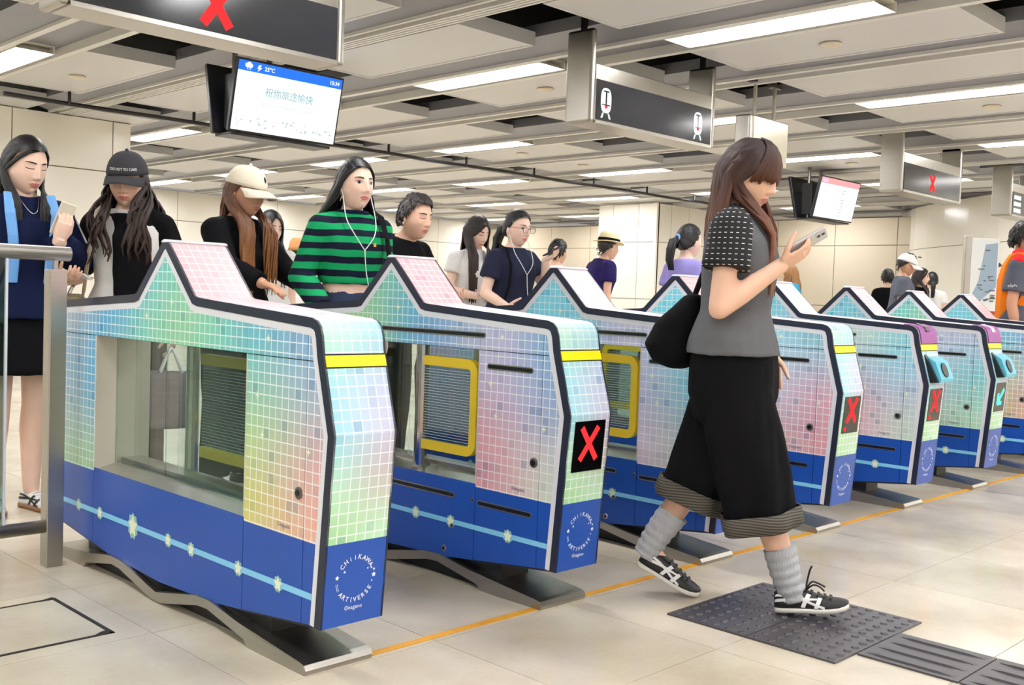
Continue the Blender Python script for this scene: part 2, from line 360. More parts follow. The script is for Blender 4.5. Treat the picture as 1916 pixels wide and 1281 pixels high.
C = dict(blue=(88, 172, 214), teal=(104, 200, 206), tgreen=(122, 205, 180), green=(158, 208, 146), lime=(196, 214, 118), yel=(216, 204, 122), oran=(231, 182, 140), pink=(226, 158, 168), lav=(196, 190, 224), gblu=(166, 188, 206), cyan=(128, 214, 232), pale=(222, 228, 240), lpink=(240, 205, 212), white=(240, 244, 246), mint=(190, 232, 200), gpink=(202, 180, 180), dblu=(120, 165, 216))
SIDES = [
 [(.8,.93,'gblu'),(.3,1.0,'blue'),(.02,1.08,'teal'),(-.08,.93,'green'),(.1,.88,'tgreen'),(-.3,.9,'tgreen'),(-.58,.9,'blue'),(-.8,.88,'dblu'),(-.55,.76,'tgreen'),(-.75,.76,'gblu'),(-.55,.55,'lime'),(-.6,.4,'yel'),(-.73,.55,'gpink'),(-.86,.5,'pink'),(-.8,.38,'oran'),(.6,.7,'blue'),(.75,.55,'gblu'),(.7,.4,'green'),(-.63,.67,'green')],
 [(.4,.95,'green'),(.15,.95,'green'),(0,1.08,'tgreen'),(-.12,1.0,'blue'),(-.3,.92,'dblu'),(-.45,.9,'gblu'),(-.62,.9,'lav'),(-.84,.87,'blue'),(-.55,.77,'lav'),(-.55,.6,'pink'),(-.55,.42,'pink'),(-.7,.72,'lav'),(-.82,.66,'dblu'),(-.75,.5,'lpink'),(-.84,.4,'mint'),(-.65,.38,'pink'),(.7,.6,'lav')],
 [(.4,.95,'teal'),(0,1.08,'cyan'),(-.15,.98,'cyan'),(-.4,.9,'lav'),(-.6,.9,'pale'),(-.8,.9,'cyan'),(-.55,.75,'lav'),(-.55,.5,'lav'),(-.7,.75,'cyan'),(-.8,.7,'cyan'),(-.6,.4,'lpink'),(-.75,.42,'mint'),(-.85,.5,'gblu'),(.7,.6,'lav')],
 [(.4,.95,'teal'),(0,1.08,'cyan'),(-.3,.93,'cyan'),(-.6,.9,'cyan'),(-.8,.9,'teal'),(-.55,.75,'pale'),(-.75,.75,'lav'),(-.8,.6,'pink'),(-.65,.5,'lav'),(-.6,.4,'oran'),(-.82,.42,'pink'),(.7,.6,'cyan')],
 [(.4,.95,'teal'),(0,1.08,'cyan'),(-.3,.93,'lav'),(-.6,.9,'mint'),(-.8,.9,'cyan'),(-.55,.75,'lav'),(-.75,.75,'cyan'),(-.8,.6,'lav'),(-.55,.5,'pink'),(-.65,.4,'lpink'),(-.82,.42,'mint'),(.7,.6,'cyan')],
 [(.4,.95,'teal'),(0,1.08,'cyan'),(-.3,.93,'gblu'),(-.6,.9,'lav'),(-.8,.9,'lav'),(-.55,.75,'pale'),(-.75,.75,'cyan'),(-.8,.6,'teal'),(-.6,.5,'lav'),(-.65,.4,'green'),(-.82,.42,'mint'),(.7,.6,'cyan')]]
SIDES += [SIDES[0], SIDES[2]]
FRONT = [(.03,.38,'green'),(.17,.38,'mint'),(.03,.5,'mint'),(.17,.55,'gpink'),(.03,.66,'cyan'),(.17,.66,'lav'),(.03,.78,'cyan'),(.17,.8,'lav'),(.10,.72,'pale'),(.05,.9,'mint'),(.15,.9,'cyan'),(.10,1.0,'white')]
def blend(pts, sig):
    P = np.array([[p[0], p[1]] for p in pts]); K = np.array([lin(C[p[2]])[:3] for p in pts])
    def f(a, b):
        w = np.exp(-((P[:, 0]-a)**2+(P[:, 1]-b)**2)/(2*sig*sig))+1e-9; return (w[:, None]*K).sum(0)/w.sum()
    return f
def wrap_mat():
    m = bpy.data.materials.new('printed_grid_wrap'); m.use_nodes = True; N, L = nodes_of(m); b = N['Principled BSDF']; b.inputs['Roughness'].default_value = .32
    at = N.new('ShaderNodeAttribute'); at.attribute_name = 'print'; uv = N.new('ShaderNodeUVMap'); sp = N.new('ShaderNodeSeparateXYZ'); L.new(uv.outputs[0], sp.inputs[0])
    masks = []
    fl_ = []
    for ax in (0, 1):
        d = N.new('ShaderNodeMath'); d.operation = 'DIVIDE'; d.inputs[1].default_value = .0310; L.new(sp.outputs[ax], d.inputs[0])
        fr = N.new('ShaderNodeMath'); fr.operation = 'FRACT'; L.new(d.outputs[0], fr.inputs[0])
        lt = N.new('ShaderNodeMath'); lt.operation = 'LESS_THAN'; lt.inputs[1].default_value = .10; L.new(fr.outputs[0], lt.inputs[0]); masks.append(lt)
        fo = N.new('ShaderNodeMath'); fo.operation = 'FLOOR'; L.new(d.outputs[0], fo.inputs[0]); fl_.append(fo)
    mxm = N.new('ShaderNodeMath'); mxm.operation = 'MAXIMUM'; L.new(masks[0].outputs[0], mxm.inputs[0]); L.new(masks[1].outputs[0], mxm.inputs[1])
    cb = N.new('ShaderNodeCombineXYZ'); L.new(fl_[0].outputs[0], cb.inputs[0]); L.new(fl_[1].outputs[0], cb.inputs[1])
    oi = N.new('ShaderNodeObjectInfo'); L.new(oi.outputs['Random'], cb.inputs[2])
    wn = N.new('ShaderNodeTexWhiteNoise'); L.new(cb.outputs[0], wn.inputs[0])
    rp = N.new('ShaderNodeValToRGB'); rp.color_ramp.interpolation = 'CONSTANT'; rp.color_ramp.elements[0].position = 0; rp.color_ramp.elements[0].color = (1, 1, 1, 1)
    rp.color_ramp.elements[1].position = .88; rp.color_ramp.elements[1].color = lin((236, 242, 246)); e = rp.color_ramp.elements.new(.96); e.color = lin((206, 220, 234)); L.new(wn.outputs[0], rp.inputs[0])
    m1 = N.new('ShaderNodeMix'); m1.data_type = 'RGBA'; m1.blend_type = 'MULTIPLY'; m1.inputs['Factor'].default_value = .8; L.new(at.outputs['Color'], m1.inputs['A']); L.new(rp.outputs[0], m1.inputs['B'])
    m2 = N.new('ShaderNodeMix'); m2.data_type = 'RGBA'; m2.inputs['B'].default_value = lin((240, 246, 248)); L.new(m1.outputs['Result'], m2.inputs['A'])
    lm = N.new('ShaderNodeMath'); lm.operation = 'MULTIPLY'; lm.inputs[1].default_value = .85; L.new(mxm.outputs[0], lm.inputs[0]); L.new(lm.outputs[0], m2.inputs['Factor']); L.new(m2.outputs['Result'], b.inputs['Base Color'])
    return m
WRAP = wrap_mat()
BLUE = mat('wrap_blue', (24, 78, 172), .34, var=.06, vscale=3); STRIPE = mat('wrap_light_blue', (132, 205, 240), .34)
YELLOW = mat('gate_yellow', (250, 236, 20), .4); YFLAP = mat('flap_yellow', (222, 190, 40), .4)
WHITE_INK = mat('white_ink', (238, 244, 250), .5); GREY_INK = mat('grey_ink', (110, 112, 150), .5); CREAM_INK = mat('cream_ink', (236, 240, 208), .5); GLOW_INK = mat('glow_ink', (150, 196, 190), .5)
PURPLE = mat('reader_purple', (150, 62, 150), .35); CYAN = mat('reader_cyan', (96, 190, 214), .35)
RED_E = emis('sign_red', (255, 38, 40), 2.2); GREEN_E = emis('arrow_green', (90, 255, 215), 1.6)
def print_attr(me, f, coord):
    at = me.color_attributes.new('print', 'FLOAT_COLOR', 'POINT'); d = np.empty((len(me.vertices), 4), np.float32)
    uvl = me.uv_layers.new(name='UVMap')
    for i, v in enumerate(me.vertices):
        a, b = coord(v.co); d[i, :3] = f(a, b); d[i, 3] = 1
    at.data.foreach_set('color', d.ravel())
    for l in me.loops:
        uvl.data[l.index].uv = coord(me.vertices[l.vertex_index].co)
def side_piece(keep, x, thick, sgn, cuts):
    """flat cladding piece: polygon inside the trim cut by cuts [(axis, value)], keep(u,z) selects faces; 1.5 mm joints"""
    bm = bmesh.new(); poly = IN2+BOT; bm.faces.new([bm.verts.new((x, u, z)) for u, z in poly])
    pl = []
    for ax, c in cuts: pl += [(ax, c-.0014), (ax, c+.0014)]
    pl += [('u', -.95+.1*k) for k in range(20)]+[('z', .1+.09*k) for k in range(13)]+[('z', WZ0-.006)]
    for ax, c in pl:
        bmesh.ops.bisect_plane(bm, geom=bm.verts[:]+bm.edges[:]+bm.faces[:], dist=1e-6, plane_co=(0, c, 0) if ax == 'u' else (0, 0, c), plane_no=(0, 1, 0) if ax == 'u' else (0, 0, 1))
    def bad(f):
        c = f.calc_center_median()
        if not keep(c.y, c.z): return True
        return any(abs((c.y if ax == 'u' else c.z)-v) < .0013 for ax, v in cuts)
    bmesh.ops.delete(bm, geom=[f for f in bm.faces if bad(f)], context='FACES')
    r = bmesh.ops.extrude_face_region(bm, geom=bm.faces[:]); bmesh.ops.translate(bm, vec=(sgn*thick, 0, 0), verts=[e for e in r['geom'] if isinstance(e, bmesh.types.BMVert)])
    bmesh.ops.recalc_face_normals(bm, faces=bm.faces[:])
    for f in bm.faces: f.material_index = 1 if f.calc_center_median().z < WZ0-.005 else 0
    me = bpy.data.meshes.new('panel'); bm.to_mesh(me); bm.free(); return me
def strip_mesh(pa, pb, x0, x1):
    mb = MB()
    for i in range(len(pa)-1):
        mb.add([(x0, *pa[i]), (x0, *pa[i+1]), (x0, *pb[i+1]), (x0, *pb[i]), (x1, *pa[i]), (x1, *pa[i+1]), (x1, *pb[i+1]), (x1, *pb[i])], [(0, 1, 2, 3), (7, 6, 5, 4), (0, 4, 5, 1), (2, 6, 7, 3), (1, 5, 6, 2), (0, 3, 7, 4)])
    return mb
CUTS = [('z', WZ1), ('u', -WU), ('u', WU), ('u', -.815), ('u', .815)]
def front_pt(z):     # point, up-tangent on the lower front plane
    return (-.945+(.655-z)*(.04/.52), z)
FT = Vector((-.04, .52)).normalized()     # up tangent (u, z) of the front plane
def front_M(x, z, off=.0008, back=False):
    """matrix: local XY of a decal -> the leaning front face (x to the right seen from outside)"""
    u, zz = front_pt(z); t = Vector((0, FT.x, FT.y)); n = Vector((0, -FT.y, FT.x)); p = Vector((x, u, zz))+n*off
    return Matrix(((1, 0, 0, p.x), (0, t.y, n.y, p.y), (0, t.z, n.z, p.z), (0, 0, 0, 1)))
def star(mb, cx, cy, r, n=5, inner=.5, M=None, rot=math.pi/2):
    ps = []
    for k in range(2*n):
        q = r if k % 2 == 0 else r*inner; a = rot+math.pi*k/n; ps.append(Vector((cx+q*math.cos(a), cy+q*math.sin(a), 0)))
    if M is not None: ps = [M @ p for p in ps]
    mb.add(ps, [tuple(range(2*n))])
def emblem_meshes():
    mb = MB(); M = front_M(GW*.5, .262) @ Matrix.Scale(1.13, 4)
    def arc(s, r, a0, a1, size, flip=False):
        n = len(s)
        for i, ch in enumerate(s):
            vs, fs, w = text_geo(ch, size, 0, .012); a = a0+(a1-a0)*i/(n-1)
            for_ = Matrix.Rotation(a-math.pi/2 if not flip else a+math.pi/2, 4, 'Z')
            base = Vector((r*math.cos(a), r*math.sin(a), 0))
            mb.add([M @ (base+for_ @ Vector((v.x-w/2, v.y-(size*.36), 0))) for v in vs], fs)
    R = math.radians
    arc('CHiiKAWA', .052, R(142), R(32), .0165); arc('ARTIVERSE', .053, R(222), R(325), .0165, True)
    for a, r, q in ((172, .054, .0065), (0, .055, .007), (14, .056, .004), (344, .052, .003), (22, .05, .0035), (150, .038, .004), (28, .040, .003)): star(mb, r*math.cos(R(a)), r*math.sin(R(a)), q, 5, .5, M)
    for k in range(2):
        q = [M @ Vector(((.053+.004*k)*math.cos(R(188+a*4))+dx, (.053+.004*k)*math.sin(R(188+a*4)), 0)) for dx in (0, .0012) for a in range(6)]
        mb.add(q, [(i, i+1, 7+i, 6+i) for i in range(5)])
    a_ = mb.mesh('emblem_lettering'); a_.materials.append(WHITE_INK)
    mb = MB(); vs, fs, w = text_geo('©nagano', .0165); M2 = front_M(GW*.5, .176); mb.add([M2 @ Vector((v.x-w/2, v.y, 0)) for v in vs], fs); b_ = mb.mesh('maker_lettering'); b_.materials.append(WHITE_INK)
    mb = MB(); vs, fs, w = text_geo('©nagano', .0175)
    mb.add([Vector((-.0006, -.72-(v.x-w/2), .378+v.y)) for v in vs], fs); c_ = mb.mesh('panel_lettering'); c_.materials.append(GREY_INK)
    return a_, b_, c_
EMB, MAK, PAN_TXT = emblem_meshes()
def spark_mesh():
    mb = MB(); M = Matrix(((0, 0, -1, -.0007), (-1, 0, 0, 0), (0, 1, 0, 0), (0, 0, 0, 1))); star(mb, 0, 0, .025, 9, .80, M); g = mb.mesh('star_glow'); g.materials.append(GLOW_INK)
    M = Matrix(((0, 0, -1, -.0013), (-1, 0, 0, 0), (0, 1, 0, 0), (0, 0, 0, 1))); mb = MB(); star(mb, 0, 0, .021, 5, .55, M); s = mb.mesh('star'); s.materials.append(CREAM_INK); return g, s
GLOW_ME, STAR_ME = spark_mesh()
_m = MB(); star(_m, 0, 0, .020, 4, .30, Matrix(((0, 0, -1, -.0007), (-1, 0, 0, 0), (0, 1, 0, 0), (0, 0, 0, 1)))); SPARK_ME = _m.mesh('sparkle'); SPARK_ME.materials.append(CREAM_INK)
def slot_me(w, h):
    n = 8; pts = []
    for k in range(n+1): a = math.pi/2+math.pi*k/n; pts.append((-w/2+h/2+h/2*math.cos(a), h/2*math.sin(a)))
    for k in range(n+1): a = -math.pi/2+math.pi*k/n; pts.append((w/2-h/2+h/2*math.cos(a), h/2*math.sin(a)))
    return pts
def slot(parent, u, z, w, h=.0125, x=0.0):
    p = slot_me(w, h); q = slot_me(w+.008, h+.008)
    r = MB(); n = len(p)
    r.add([(x-.0012, u+a, z+b) for a, b in q]+[(x-.0012, u+a, z+b) for a, b in p]+[(x+.004, u+a, z+b) for a, b in q], [(i, (i+1) % n, n+(i+1) % n, n+i) for i in range(n)]+[(i, (i+1) % n, 2*n+(i+1) % n, 2*n+i) for i in range(n)])
    s = r.build('slot_rim', STEEL, parent)
    MB().prism([(u+a, z+b) for a, b in p], x-.0006, x+.001, 'x').build('slot', BLACK, s)
# shared gate pieces
core = MB()
def core_mesh():
    mb = MB(); x0, x1 = .005, GW-.005; o = offset_path(OUT, .004)
    # solid bars around the window so that one can look through
    def seg(pts): mb.prism(pts, x0, x1, 'x')
    top = [p for p in o if p[1] > WZ1]; uL = min(p[0] for p in top)
    fr = [p for p in o if p[1] <= WZ1+1e-6 and p[0] < 0]; ft = [p for p in o if p[1] > WZ1 and p[0] < 0]
    a, b = fr[-1], ft[0]; t = (WZ1-a[1])/(b[1]-a[1]); uc = a[0]+(b[0]-a[0])*t
    for s in (1, -1):
        ring = [(-WU, .092)]+[(u, z) for u, z in fr]+[(uc, WZ1), (-WU, WZ1)]
        seg([(s*u, z) for u, z in ring])
    tp = [(uc, WZ1)]+ft+[(-u, z) for u, z in ft[::-1]]+[(-uc, WZ1)]; seg(tp)
    seg([(-WU, .092), (-.37, .084), (0, .069), (.37, .084), (WU, .092), (WU, WZ0), (-WU, WZ0)])
    return mb.mesh('core')
CORE_ME = core_mesh(); CORE_ME.materials.append(mat('gate_core', (38, 42, 52), .6))
NAVY_ME = [strip_mesh(OUT, IN1, -.0015, .006).mesh('edge_trim'), strip_mesh(OUT, IN1, GW-.006, GW+.0015).mesh('edge_trim')]
SILV_ME = [strip_mesh(IN1, IN2, 0.0, .006).mesh('silver_trim'), strip_mesh(IN1, IN2, GW-.006, GW).mesh('silver_trim')]
for q in NAVY_ME: q.materials.append(NAVY)
for q in SILV_ME: q.materials.append(SILVER)
def skin_piece(pred, m, name):
    """part of the wrapped front/top surface; dense strips along the outline"""
    dense = []
    for i in range(len(OUT)-1):
        a = Vector(OUT[i]); b = Vector(OUT[i+1]); k = max(1, int((b-a).length/.045))
        cutz = sorted([z for z in (.3635, .829, .833, .863, .867) if min(a.y, b.y) < z < max(a.y, b.y)], reverse=a.y > b.y)
        ts = sorted({j/k for j in range(k)} | {(z-a.y)/(b.y-a.y) for z in cutz})
        dense += [tuple(a.lerp(b, t)) for t in ts]
    dense.append(OUT[-1]); s = [0.0]
    for i in range(1, len(dense)): s.append(s[-1]+(Vector(dense[i])-Vector(dense[i-1])).length)
    xs = [.0005, .05, .10, .15, GW-.0005]; vs = []; fs = []; uv = []
    for p, q in zip(dense, s):
        for x in xs: vs.append((x, p[0], p[1])); uv.append((x, q))
    for i in range(len(dense)-1):
        mid = ((dense[i][0]+dense[i+1][0])/2, (dense[i][1]+dense[i+1][1])/2)
        if not pred(*mid): continue
        for j in range(len(xs)-1): a = i*len(xs)+j; fs.append((a, a+1, a+len(xs)+1, a+len(xs)))
    return vs, fs, uv
def skin_obj(name, pred, m, parent, sides=None):
    vs, fs, uv = skin_piece(pred, m, name); used = sorted({i for f in fs for i in f}); mp = {a: b for b, a in enumerate(used)}
    me = bpy.data.meshes.new(name); me.from_pydata([vs[i] for i in used], [], [tuple(mp[i] for i in f) for f in fs])
    if m is WRAP:
        ff = blend(FRONT, .07); pk = np.array(lin((246, 190, 196))[:3]); wh = np.array(lin((238, 240, 246))[:3])
        at = me.color_attributes.new('print', 'FLOAT_COLOR', 'POINT'); d = np.ones((len(used), 4), np.float32)
        for i, k in enumerate(used):
            x, u, z = vs[k]; c = ff(x, z)
            if abs(u) < .83 and z > .95:
                t = min(1, max(0, (abs(u)-.22)/.5)); c = pk*(1-t)+wh*t
            d[i, :3] = c
        at.data.foreach_set('color', d.ravel()); l_ = me.uv_layers.new(name='UVMap')
        for l in me.loops: l_.data[l.index].uv = uv[used[l.vertex_index]]
    return link(name, me, parent, m)
# thin skins get their thickness from the core right under them
def foot_parts(root):
    st = MB()
    for x0, x1 in ((-.010, .012), (GW-.012, GW+.010)):
        for s in (1, -1):
            st.prism([(s*a, b) for a, b in ((-.85, 0), (-.855, .014), (-.845, .026), (-.60, .048), (-.34, .086), (-.26, .084), (-.02, .038), (0, .034), (0, .004), (-.04, .006), (-.27, .055), (-.33, .058), (-.585, .012), (-.60, 0))], x0, x1, 'x')
    st.build('base_rail', STEEL, root)
    for s in (1, -1):
        t = MB(); pr = [(-.853, 0), (-.858, .014), (-.848, .027), (-.83, .031), (-.52, .060), (-.52, .04), (-.56, 0)]
        t.prism([(s*a, b) for a, b in pr], -.009, GW+.009, 'x'); t.build('foot_plate', STEEL, root)
    MB().box((.035, -.62, 0), (GW-.035, .62, .10)).build('plinth', mat('plinth_black', (22, 22, 24), .5), root)
def flap(root, x, u0, u1):
    """yellow framed glass paddle lying flat in the window; u0 = hinge side"""
    s = 1 if u1 > u0 else -1; z0, z1 = .455, .805; w = .035; r = .05; L = abs(u1-u0)
    def outline(i):
        rr = max(r-i, .012); pts = [(0 if i == 0 else i*.0, z0+i)]
        for k in range(7): a = -math.pi/2+math.pi/2*k/6; pts.append((L-i-rr+rr*math.cos(a), z0+i+rr+rr*math.sin(a)))
        for k in range(7): a = math.pi/2*k/6; pts.append((L-i-rr+rr*math.cos(a), z1-i-rr+rr*math.sin(a)))
        pts.append((0, z1-i)); return [(u0+s*p[0], p[1]) for p in pts]
    o, i_ = outline(0), outline(w); mb = MB(); n = len(o)
    for a, b in ((x-.012, x+.012),):
        vs = [(a, *p) for p in o]+[(a, *p) for p in i_]+[(b, *p) for p in o]+[(b, *p) for p in i_]; fs = []
        for k in range(n-1): fs += [(k, k+1, n+k+1, n+k), (2*n+k, 2*n+k+1, 3*n+k+1, 3*n+k), (k, k+1, 2*n+k+1, 2*n+k), (n+k, n+k+1, 3*n+k+1, 3*n+k)]
        mb.add(vs, fs)
    f = mb.build('flap_frame', YFLAP, root)
    MB().prism(i_, x-.003, x+.003, 'x').build('flap_glass', GLASS, f)
    lines = MB()
    for k in range(26): z = z0+.045+.0102*k; lines.box((x-.0042, min(u0, u0+s*(L-w-.003)), z), (x-.0034, max(u0, u0+s*(L-w-.003)), z+.0022))
    lines.build('flap_stripes', mat('frost_ink', (170, 180, 190), .6), f)
def pillar(root, x, u):
    MB().tube([(x, u, WZ0), (x, u, WZ1)], .022, 12).build('hinge_post', CHROME, root)
    MB().tube([(x, u, WZ0), (x, u, WZ0+.012), (x, u, WZ0+.02)], [.034, .034, .024], 12).build('post_collar', STEEL, root)
def gate(i, spec):
    root = empty('ticket_gate', (GX0+GSP*i, GYC, 0), 0, spec['label'], 'ticket gate', 'row of ticket gates')
    link('core', CORE_ME, root)
    for q in NAVY_ME: link('edge_trim', q, root)
    for q in SILV_ME: link('silver_trim', q, root)
    f = blend(SIDES[i], .11)
    def clad(nm, keep):
        for x, sg in ((0.0, 1), (GW, -1)):
            if x > 0 and i > 0 and False: continue
            me = side_piece(keep, x+(.0005 if sg > 0 else -.0005), .004, sg, CUTS); me.materials.append(WRAP); me.materials.append(BLUE); print_attr(me, f, lambda c: (c.y+2, c.z)) if False else None
            at = me.color_attributes.new('print', 'FLOAT_COLOR', 'POINT'); co = arrays(me); d = np.ones((len(co), 4), np.float32)
            for k, c in enumerate(co): d[k, :3] = f(c[1], c[2])
            at.data.foreach_set('color', d.ravel()); l_ = me.uv_layers.new(name='UVMap'); vi = np.empty(len(me.loops), np.int32); me.loops.foreach_get('vertex_index', vi)
            l_.data.foreach_set('uv', (co[vi][:, 1:3]+np.array([2.0, -.361+.031*20])).astype(np.float32).ravel())
            yield link(nm, me, root)
    sides = []
    sides += list(clad('top_panel', lambda u, z: z > WZ1))
    sides += list(clad('end_panel', lambda u, z: z < WZ1 and u < -WU)); sides += list(clad('end_panel', lambda u, z: z < WZ1 and u > WU))
    lows = list(clad('lower_panel', lambda u, z: z < WZ0 and abs(u) < WU))
    for q in lows: q.data.polygons.foreach_set('material_index', [1]*len(q.data.polygons))
    # light blue stripe and stars
    sp = MB(); sp.box((-.0008, -.862, .206), (.001, .862, .2235)); sp.build('stripe', STRIPE, root)
    for u in spec.get('stars', (-.68, -.387, -.191, .2, .5)):
        g = link('star_glow', GLOW_ME, root); g.location = (0, u, .2147); s = link('star', STAR_ME, root); s.location = (0, u, .2147)
        if u == spec.get('big'): g.scale = s.scale = (1, 1.6, 1.9)
    for u, z in ((-.60, .62), (-.05, .98), (-.62, .895), (.12, .93), (-.83, .60), (-.57, .73)):
        s = link('sparkle', SPARK_ME, root); s.location = (.0003, u, z); s.scale = (1, .6, .8)
    link('panel_lettering', PAN_TXT, root)
    # wrapped front, top and back
    skin_obj('front_foot', lambda u, z: z < .3635 and u < 0, BLUE, root); skin_obj('back_foot', lambda u, z: z < .3635 and u > 0, BLUE, root)
    skin_obj('front_wrap', lambda u, z: .3635 < z < .829 and u < 0, WRAP, root); skin_obj('back_wrap', lambda u, z: .3635 < z < .829 and u > 0, WRAP, root)
    skin_obj('roof_wrap', lambda u, z: .867 < z <= 1.2, WRAP, root)
    for s in (-1, 1):
        y = MB(); a, b = (-.8972, .833), (-.8880, .863); y.prism([(s*(a[0]-.0015), a[1]), (s*(b[0]-.0015), b[1]), (s*(b[0]+.02), b[1]), (s*(a[0]+.02), a[1])], .004, GW-.004, 'x'); y.build('yellow_band', YELLOW, root)
    rb = MB(); rb.smooth = True
    rc = [(.014*math.cos(t), 1.170+.010*math.sin(t)) for t in [math.pi*k/8 for k in range(9)]]; rb.prism([(u*1.7, z) for u, z in rc], -.003, GW+.003, 'x'); rb.build('ridge_cap', SILVER, root)
    link('emblem_lettering', EMB, root); link('maker_lettering', MAK, root)
    # window: sill, jambs, glass, posts and flaps
    sl = MB(); sl.prism([(0.0, WZ0), (GW, WZ0), (GW-.03, WZ0+.035), (.10, WZ0+.035), (.10, WZ0+.02)], -WU, WU, 'y'); sl.build('window_sill', STEEL, root)
    for s in (-1, 1):
        MB().box((.002, min(s*WU, s*(WU-.006)), WZ0), (GW-.002, max(s*WU, s*(WU-.006)), WZ1)).build('window_jamb', mat('jamb_metal', (222, 214, 200), .38, .55, var=.05, vscale=3), root)
    gx = .075 if i == 0 else .11
    for a, b in ((-WU+.006, -.003), (.003, WU-.006)) if i else ((-WU+.006, .12), (.126, WU-.006)):
        MB().box((gx, a, WZ0+.02), (gx+.008, b, WZ1)).build('glass_pane', GLASS, root)
    if i == 0: pillar(root, .165, .11); flap(root, .178, .06, -.33)
    else:
        pillar(root, .055, -.145); pillar(root, .085, -.10); flap(root, .03, -.185, -.482); pillar(root, .055, .145); flap(root, .03, .185, .482)
        if not spec.get('plain'):
            slot(root, -.20, .897, .67); slot(root, -.662, .79, .215); slot(root, -.655, .305, .26); slot(root, -.20, .312, .40)
            for u, z, r in ((-.498, .311, .009), (-.395, .200, .010), (-.354, .110, .013)):
                k = MB().tube([(.001, u, z), (-.002, u, z)], [r, r*.9], 14).build('bolt_rim', STEEL, root); MB().tube([(-.0015, u, z), (-.003, u, z)], r*.5, 10).build('bolt_hole', BLACK, k)
    lk = MB().tube([(.001, -.79, .484), (-.003, -.79, .484), (-.005, -.79, .484)], [.017, .017, .012], 18).build('lock_rim', STEEL_D, root)
    MB().tube([(-.0045, -.79, .484), (-.0065, -.79, .484)], .008, 12).build('keyhole', BLACK, lk)
    if spec.get('sign'):
        M = front_M(GW*.5, .55, .0); d = MB().box((-.076, -.083, -.004), (.076, .086, .0022), M).build('display', mat('display_black', (10, 10, 12), .12), root)
        g = MB()
        if spec['sign'] == 'cross':
            for a in (1, -1):
                Q = M @ Matrix.Translation((0, .022 if spec.get('dot') else .010, 0)) @ Matrix.Rotation(a*math.radians(53), 4, 'Z'); g.box((-.068, -.0098, .002), (.068, .0098, .0035), Q)
            if spec.get('dot'): g.box((-.058, -.072, .002), (-.040, -.054, .0035), M)
            g.build('cross', RED_E, d)
        else:
            Q = M @ Matrix.Rotation(math.radians(45), 4, 'Z'); g.box((-.045, -.011, .002), (.065, .011, .0035), Q)
            for a in (1, -1): g.box((0, -.011, .002), (.062, .011, .0036), Q @ Matrix.Translation((-.052, 0, 0)) @ Matrix.Rotation(a*math.radians(42), 4, 'Z'))
            g.build('arrow', GREEN_E, d)
    if spec.get('reader'):
        c = MB(); c.prism([(-.893, .868), (-.884, .918), (-.874, .944), (-.856, .959), (-.81, .967), (-.79, .967), (-.79, .955), (-.84, .945), (-.862, .92), (-.872, .868)], .012, GW+.002, 'x'); cp = c.build('reader_cap', PURPLE, root)
        MB().prism([(-.885, .93), (-.872, .953), (-.82, .972), (-.81, .969), (-.86, .945), (-.878, .925)], .085, .125, 'x').build('card_slot', WHITE_P if spec['reader'] == 2 else BLACK, cp)
        MB().prism([(-.912, .80), (-.955, .775), (-.99, .69), (-.985, .672), (-.94, .678)], .045, GW-.004, 'x').build('reader_box', CYAN, root)
        bk = MB(); bk.prism([(-.903, .812), (-.912, .80), (-.98, .672), (-.94, .668)], .022, .05, 'x'); bk.build('reader_side', BLACK, root)
        o = MB(); R3 = Matrix.Translation((.118, -.958, .765)) @ Matrix.Rotation(math.radians(-67), 4, 'X')
        o.prism([(.032*math.cos(t*math.pi/10), .04*math.sin(t*math.pi/10)) for t in range(20)], -.004, .006, 'z', Matrix.Translation((.118, -.972, .733)) @ Matrix.Rotation(math.radians(68), 4, 'X')); o.build('reader_eye', BLACK, root)
    foot_parts(root)
    return root
GATES = [
 dict(label='end ticket gate beside the railing with a clear side window and no display', stars=(-.70, -.49, -.21, -.06, .19, .45, .63, .80), big=.19),
 dict(label='ticket gate with pink printed side, red cross display and yellow flap beside the end gate', sign='cross'),
 dict(label='ticket gate behind the walking woman, partly hidden by her black bag', sign='cross'),
 dict(label='ticket gate whose red cross display shows just past the walking woman', sign='cross', dot=1),
 dict(label='ticket gate with purple card reader and red cross display', sign='cross', dot=1, reader=1),
 dict(label='ticket gate with purple card reader and green arrow display', sign='arrow', reader=2),
 dict(label='ticket gate directly beyond the one showing a green arrow'),
 dict(label='last ticket gate of the row, beside the uniformed worker', plain=1)]
for i, s in enumerate(GATES): gate(i, s)
# yellow line between the feet of the gates
for i in range(8):
    x = GX0+GSP*i
    o = MB().box((x+GW+.012, 2.302, .0002), (x+GSP-.012, 2.332, .0016)).build('floor_tape', TAPE)
    tag(o, 'strip of yellow tape on the floor across a gate aisle', 'floor tape', 'yellow tape line across the gate aisles')
# railing at the left
rl = empty('railing', (1.50, 3.80, 0), 0, 'brushed steel railing with glass infill beside the end ticket gate', 'railing')
rbox('post', (-.035, -.035, 0), (.025, .025, 1.075), .003, STEEL, rl); MB().tube([(-.005, 0, 1.07), (-.005, 0, 1.12)], .010, 8).build('spigot', STEEL, rl)
smooth(MB().tube([(.045, 0, 1.132), (-.9, 0, 1.132), (-1.9, 0, 1.132)], .026, 16).build('handrail', STEEL, rl)); smooth(MB().tube([(-.03, 0, .145), (-1.9, 0, .145)], .024, 14).build('lower_rail', STEEL, rl))
MB().box((-1.05, -.004, .165), (-.175, .004, 1.11)).build('glass_pane', GLASS_R, rl); MB().box((-1.9, -.004, .165), (-1.07, .004, 1.11)).build('glass_pane', GLASS_R, rl)
MB().box((-.176, -.006, .165), (-.168, .006, 1.11)).build('glass_edge', mat('glass_edge', (225, 225, 235), .15), rl)
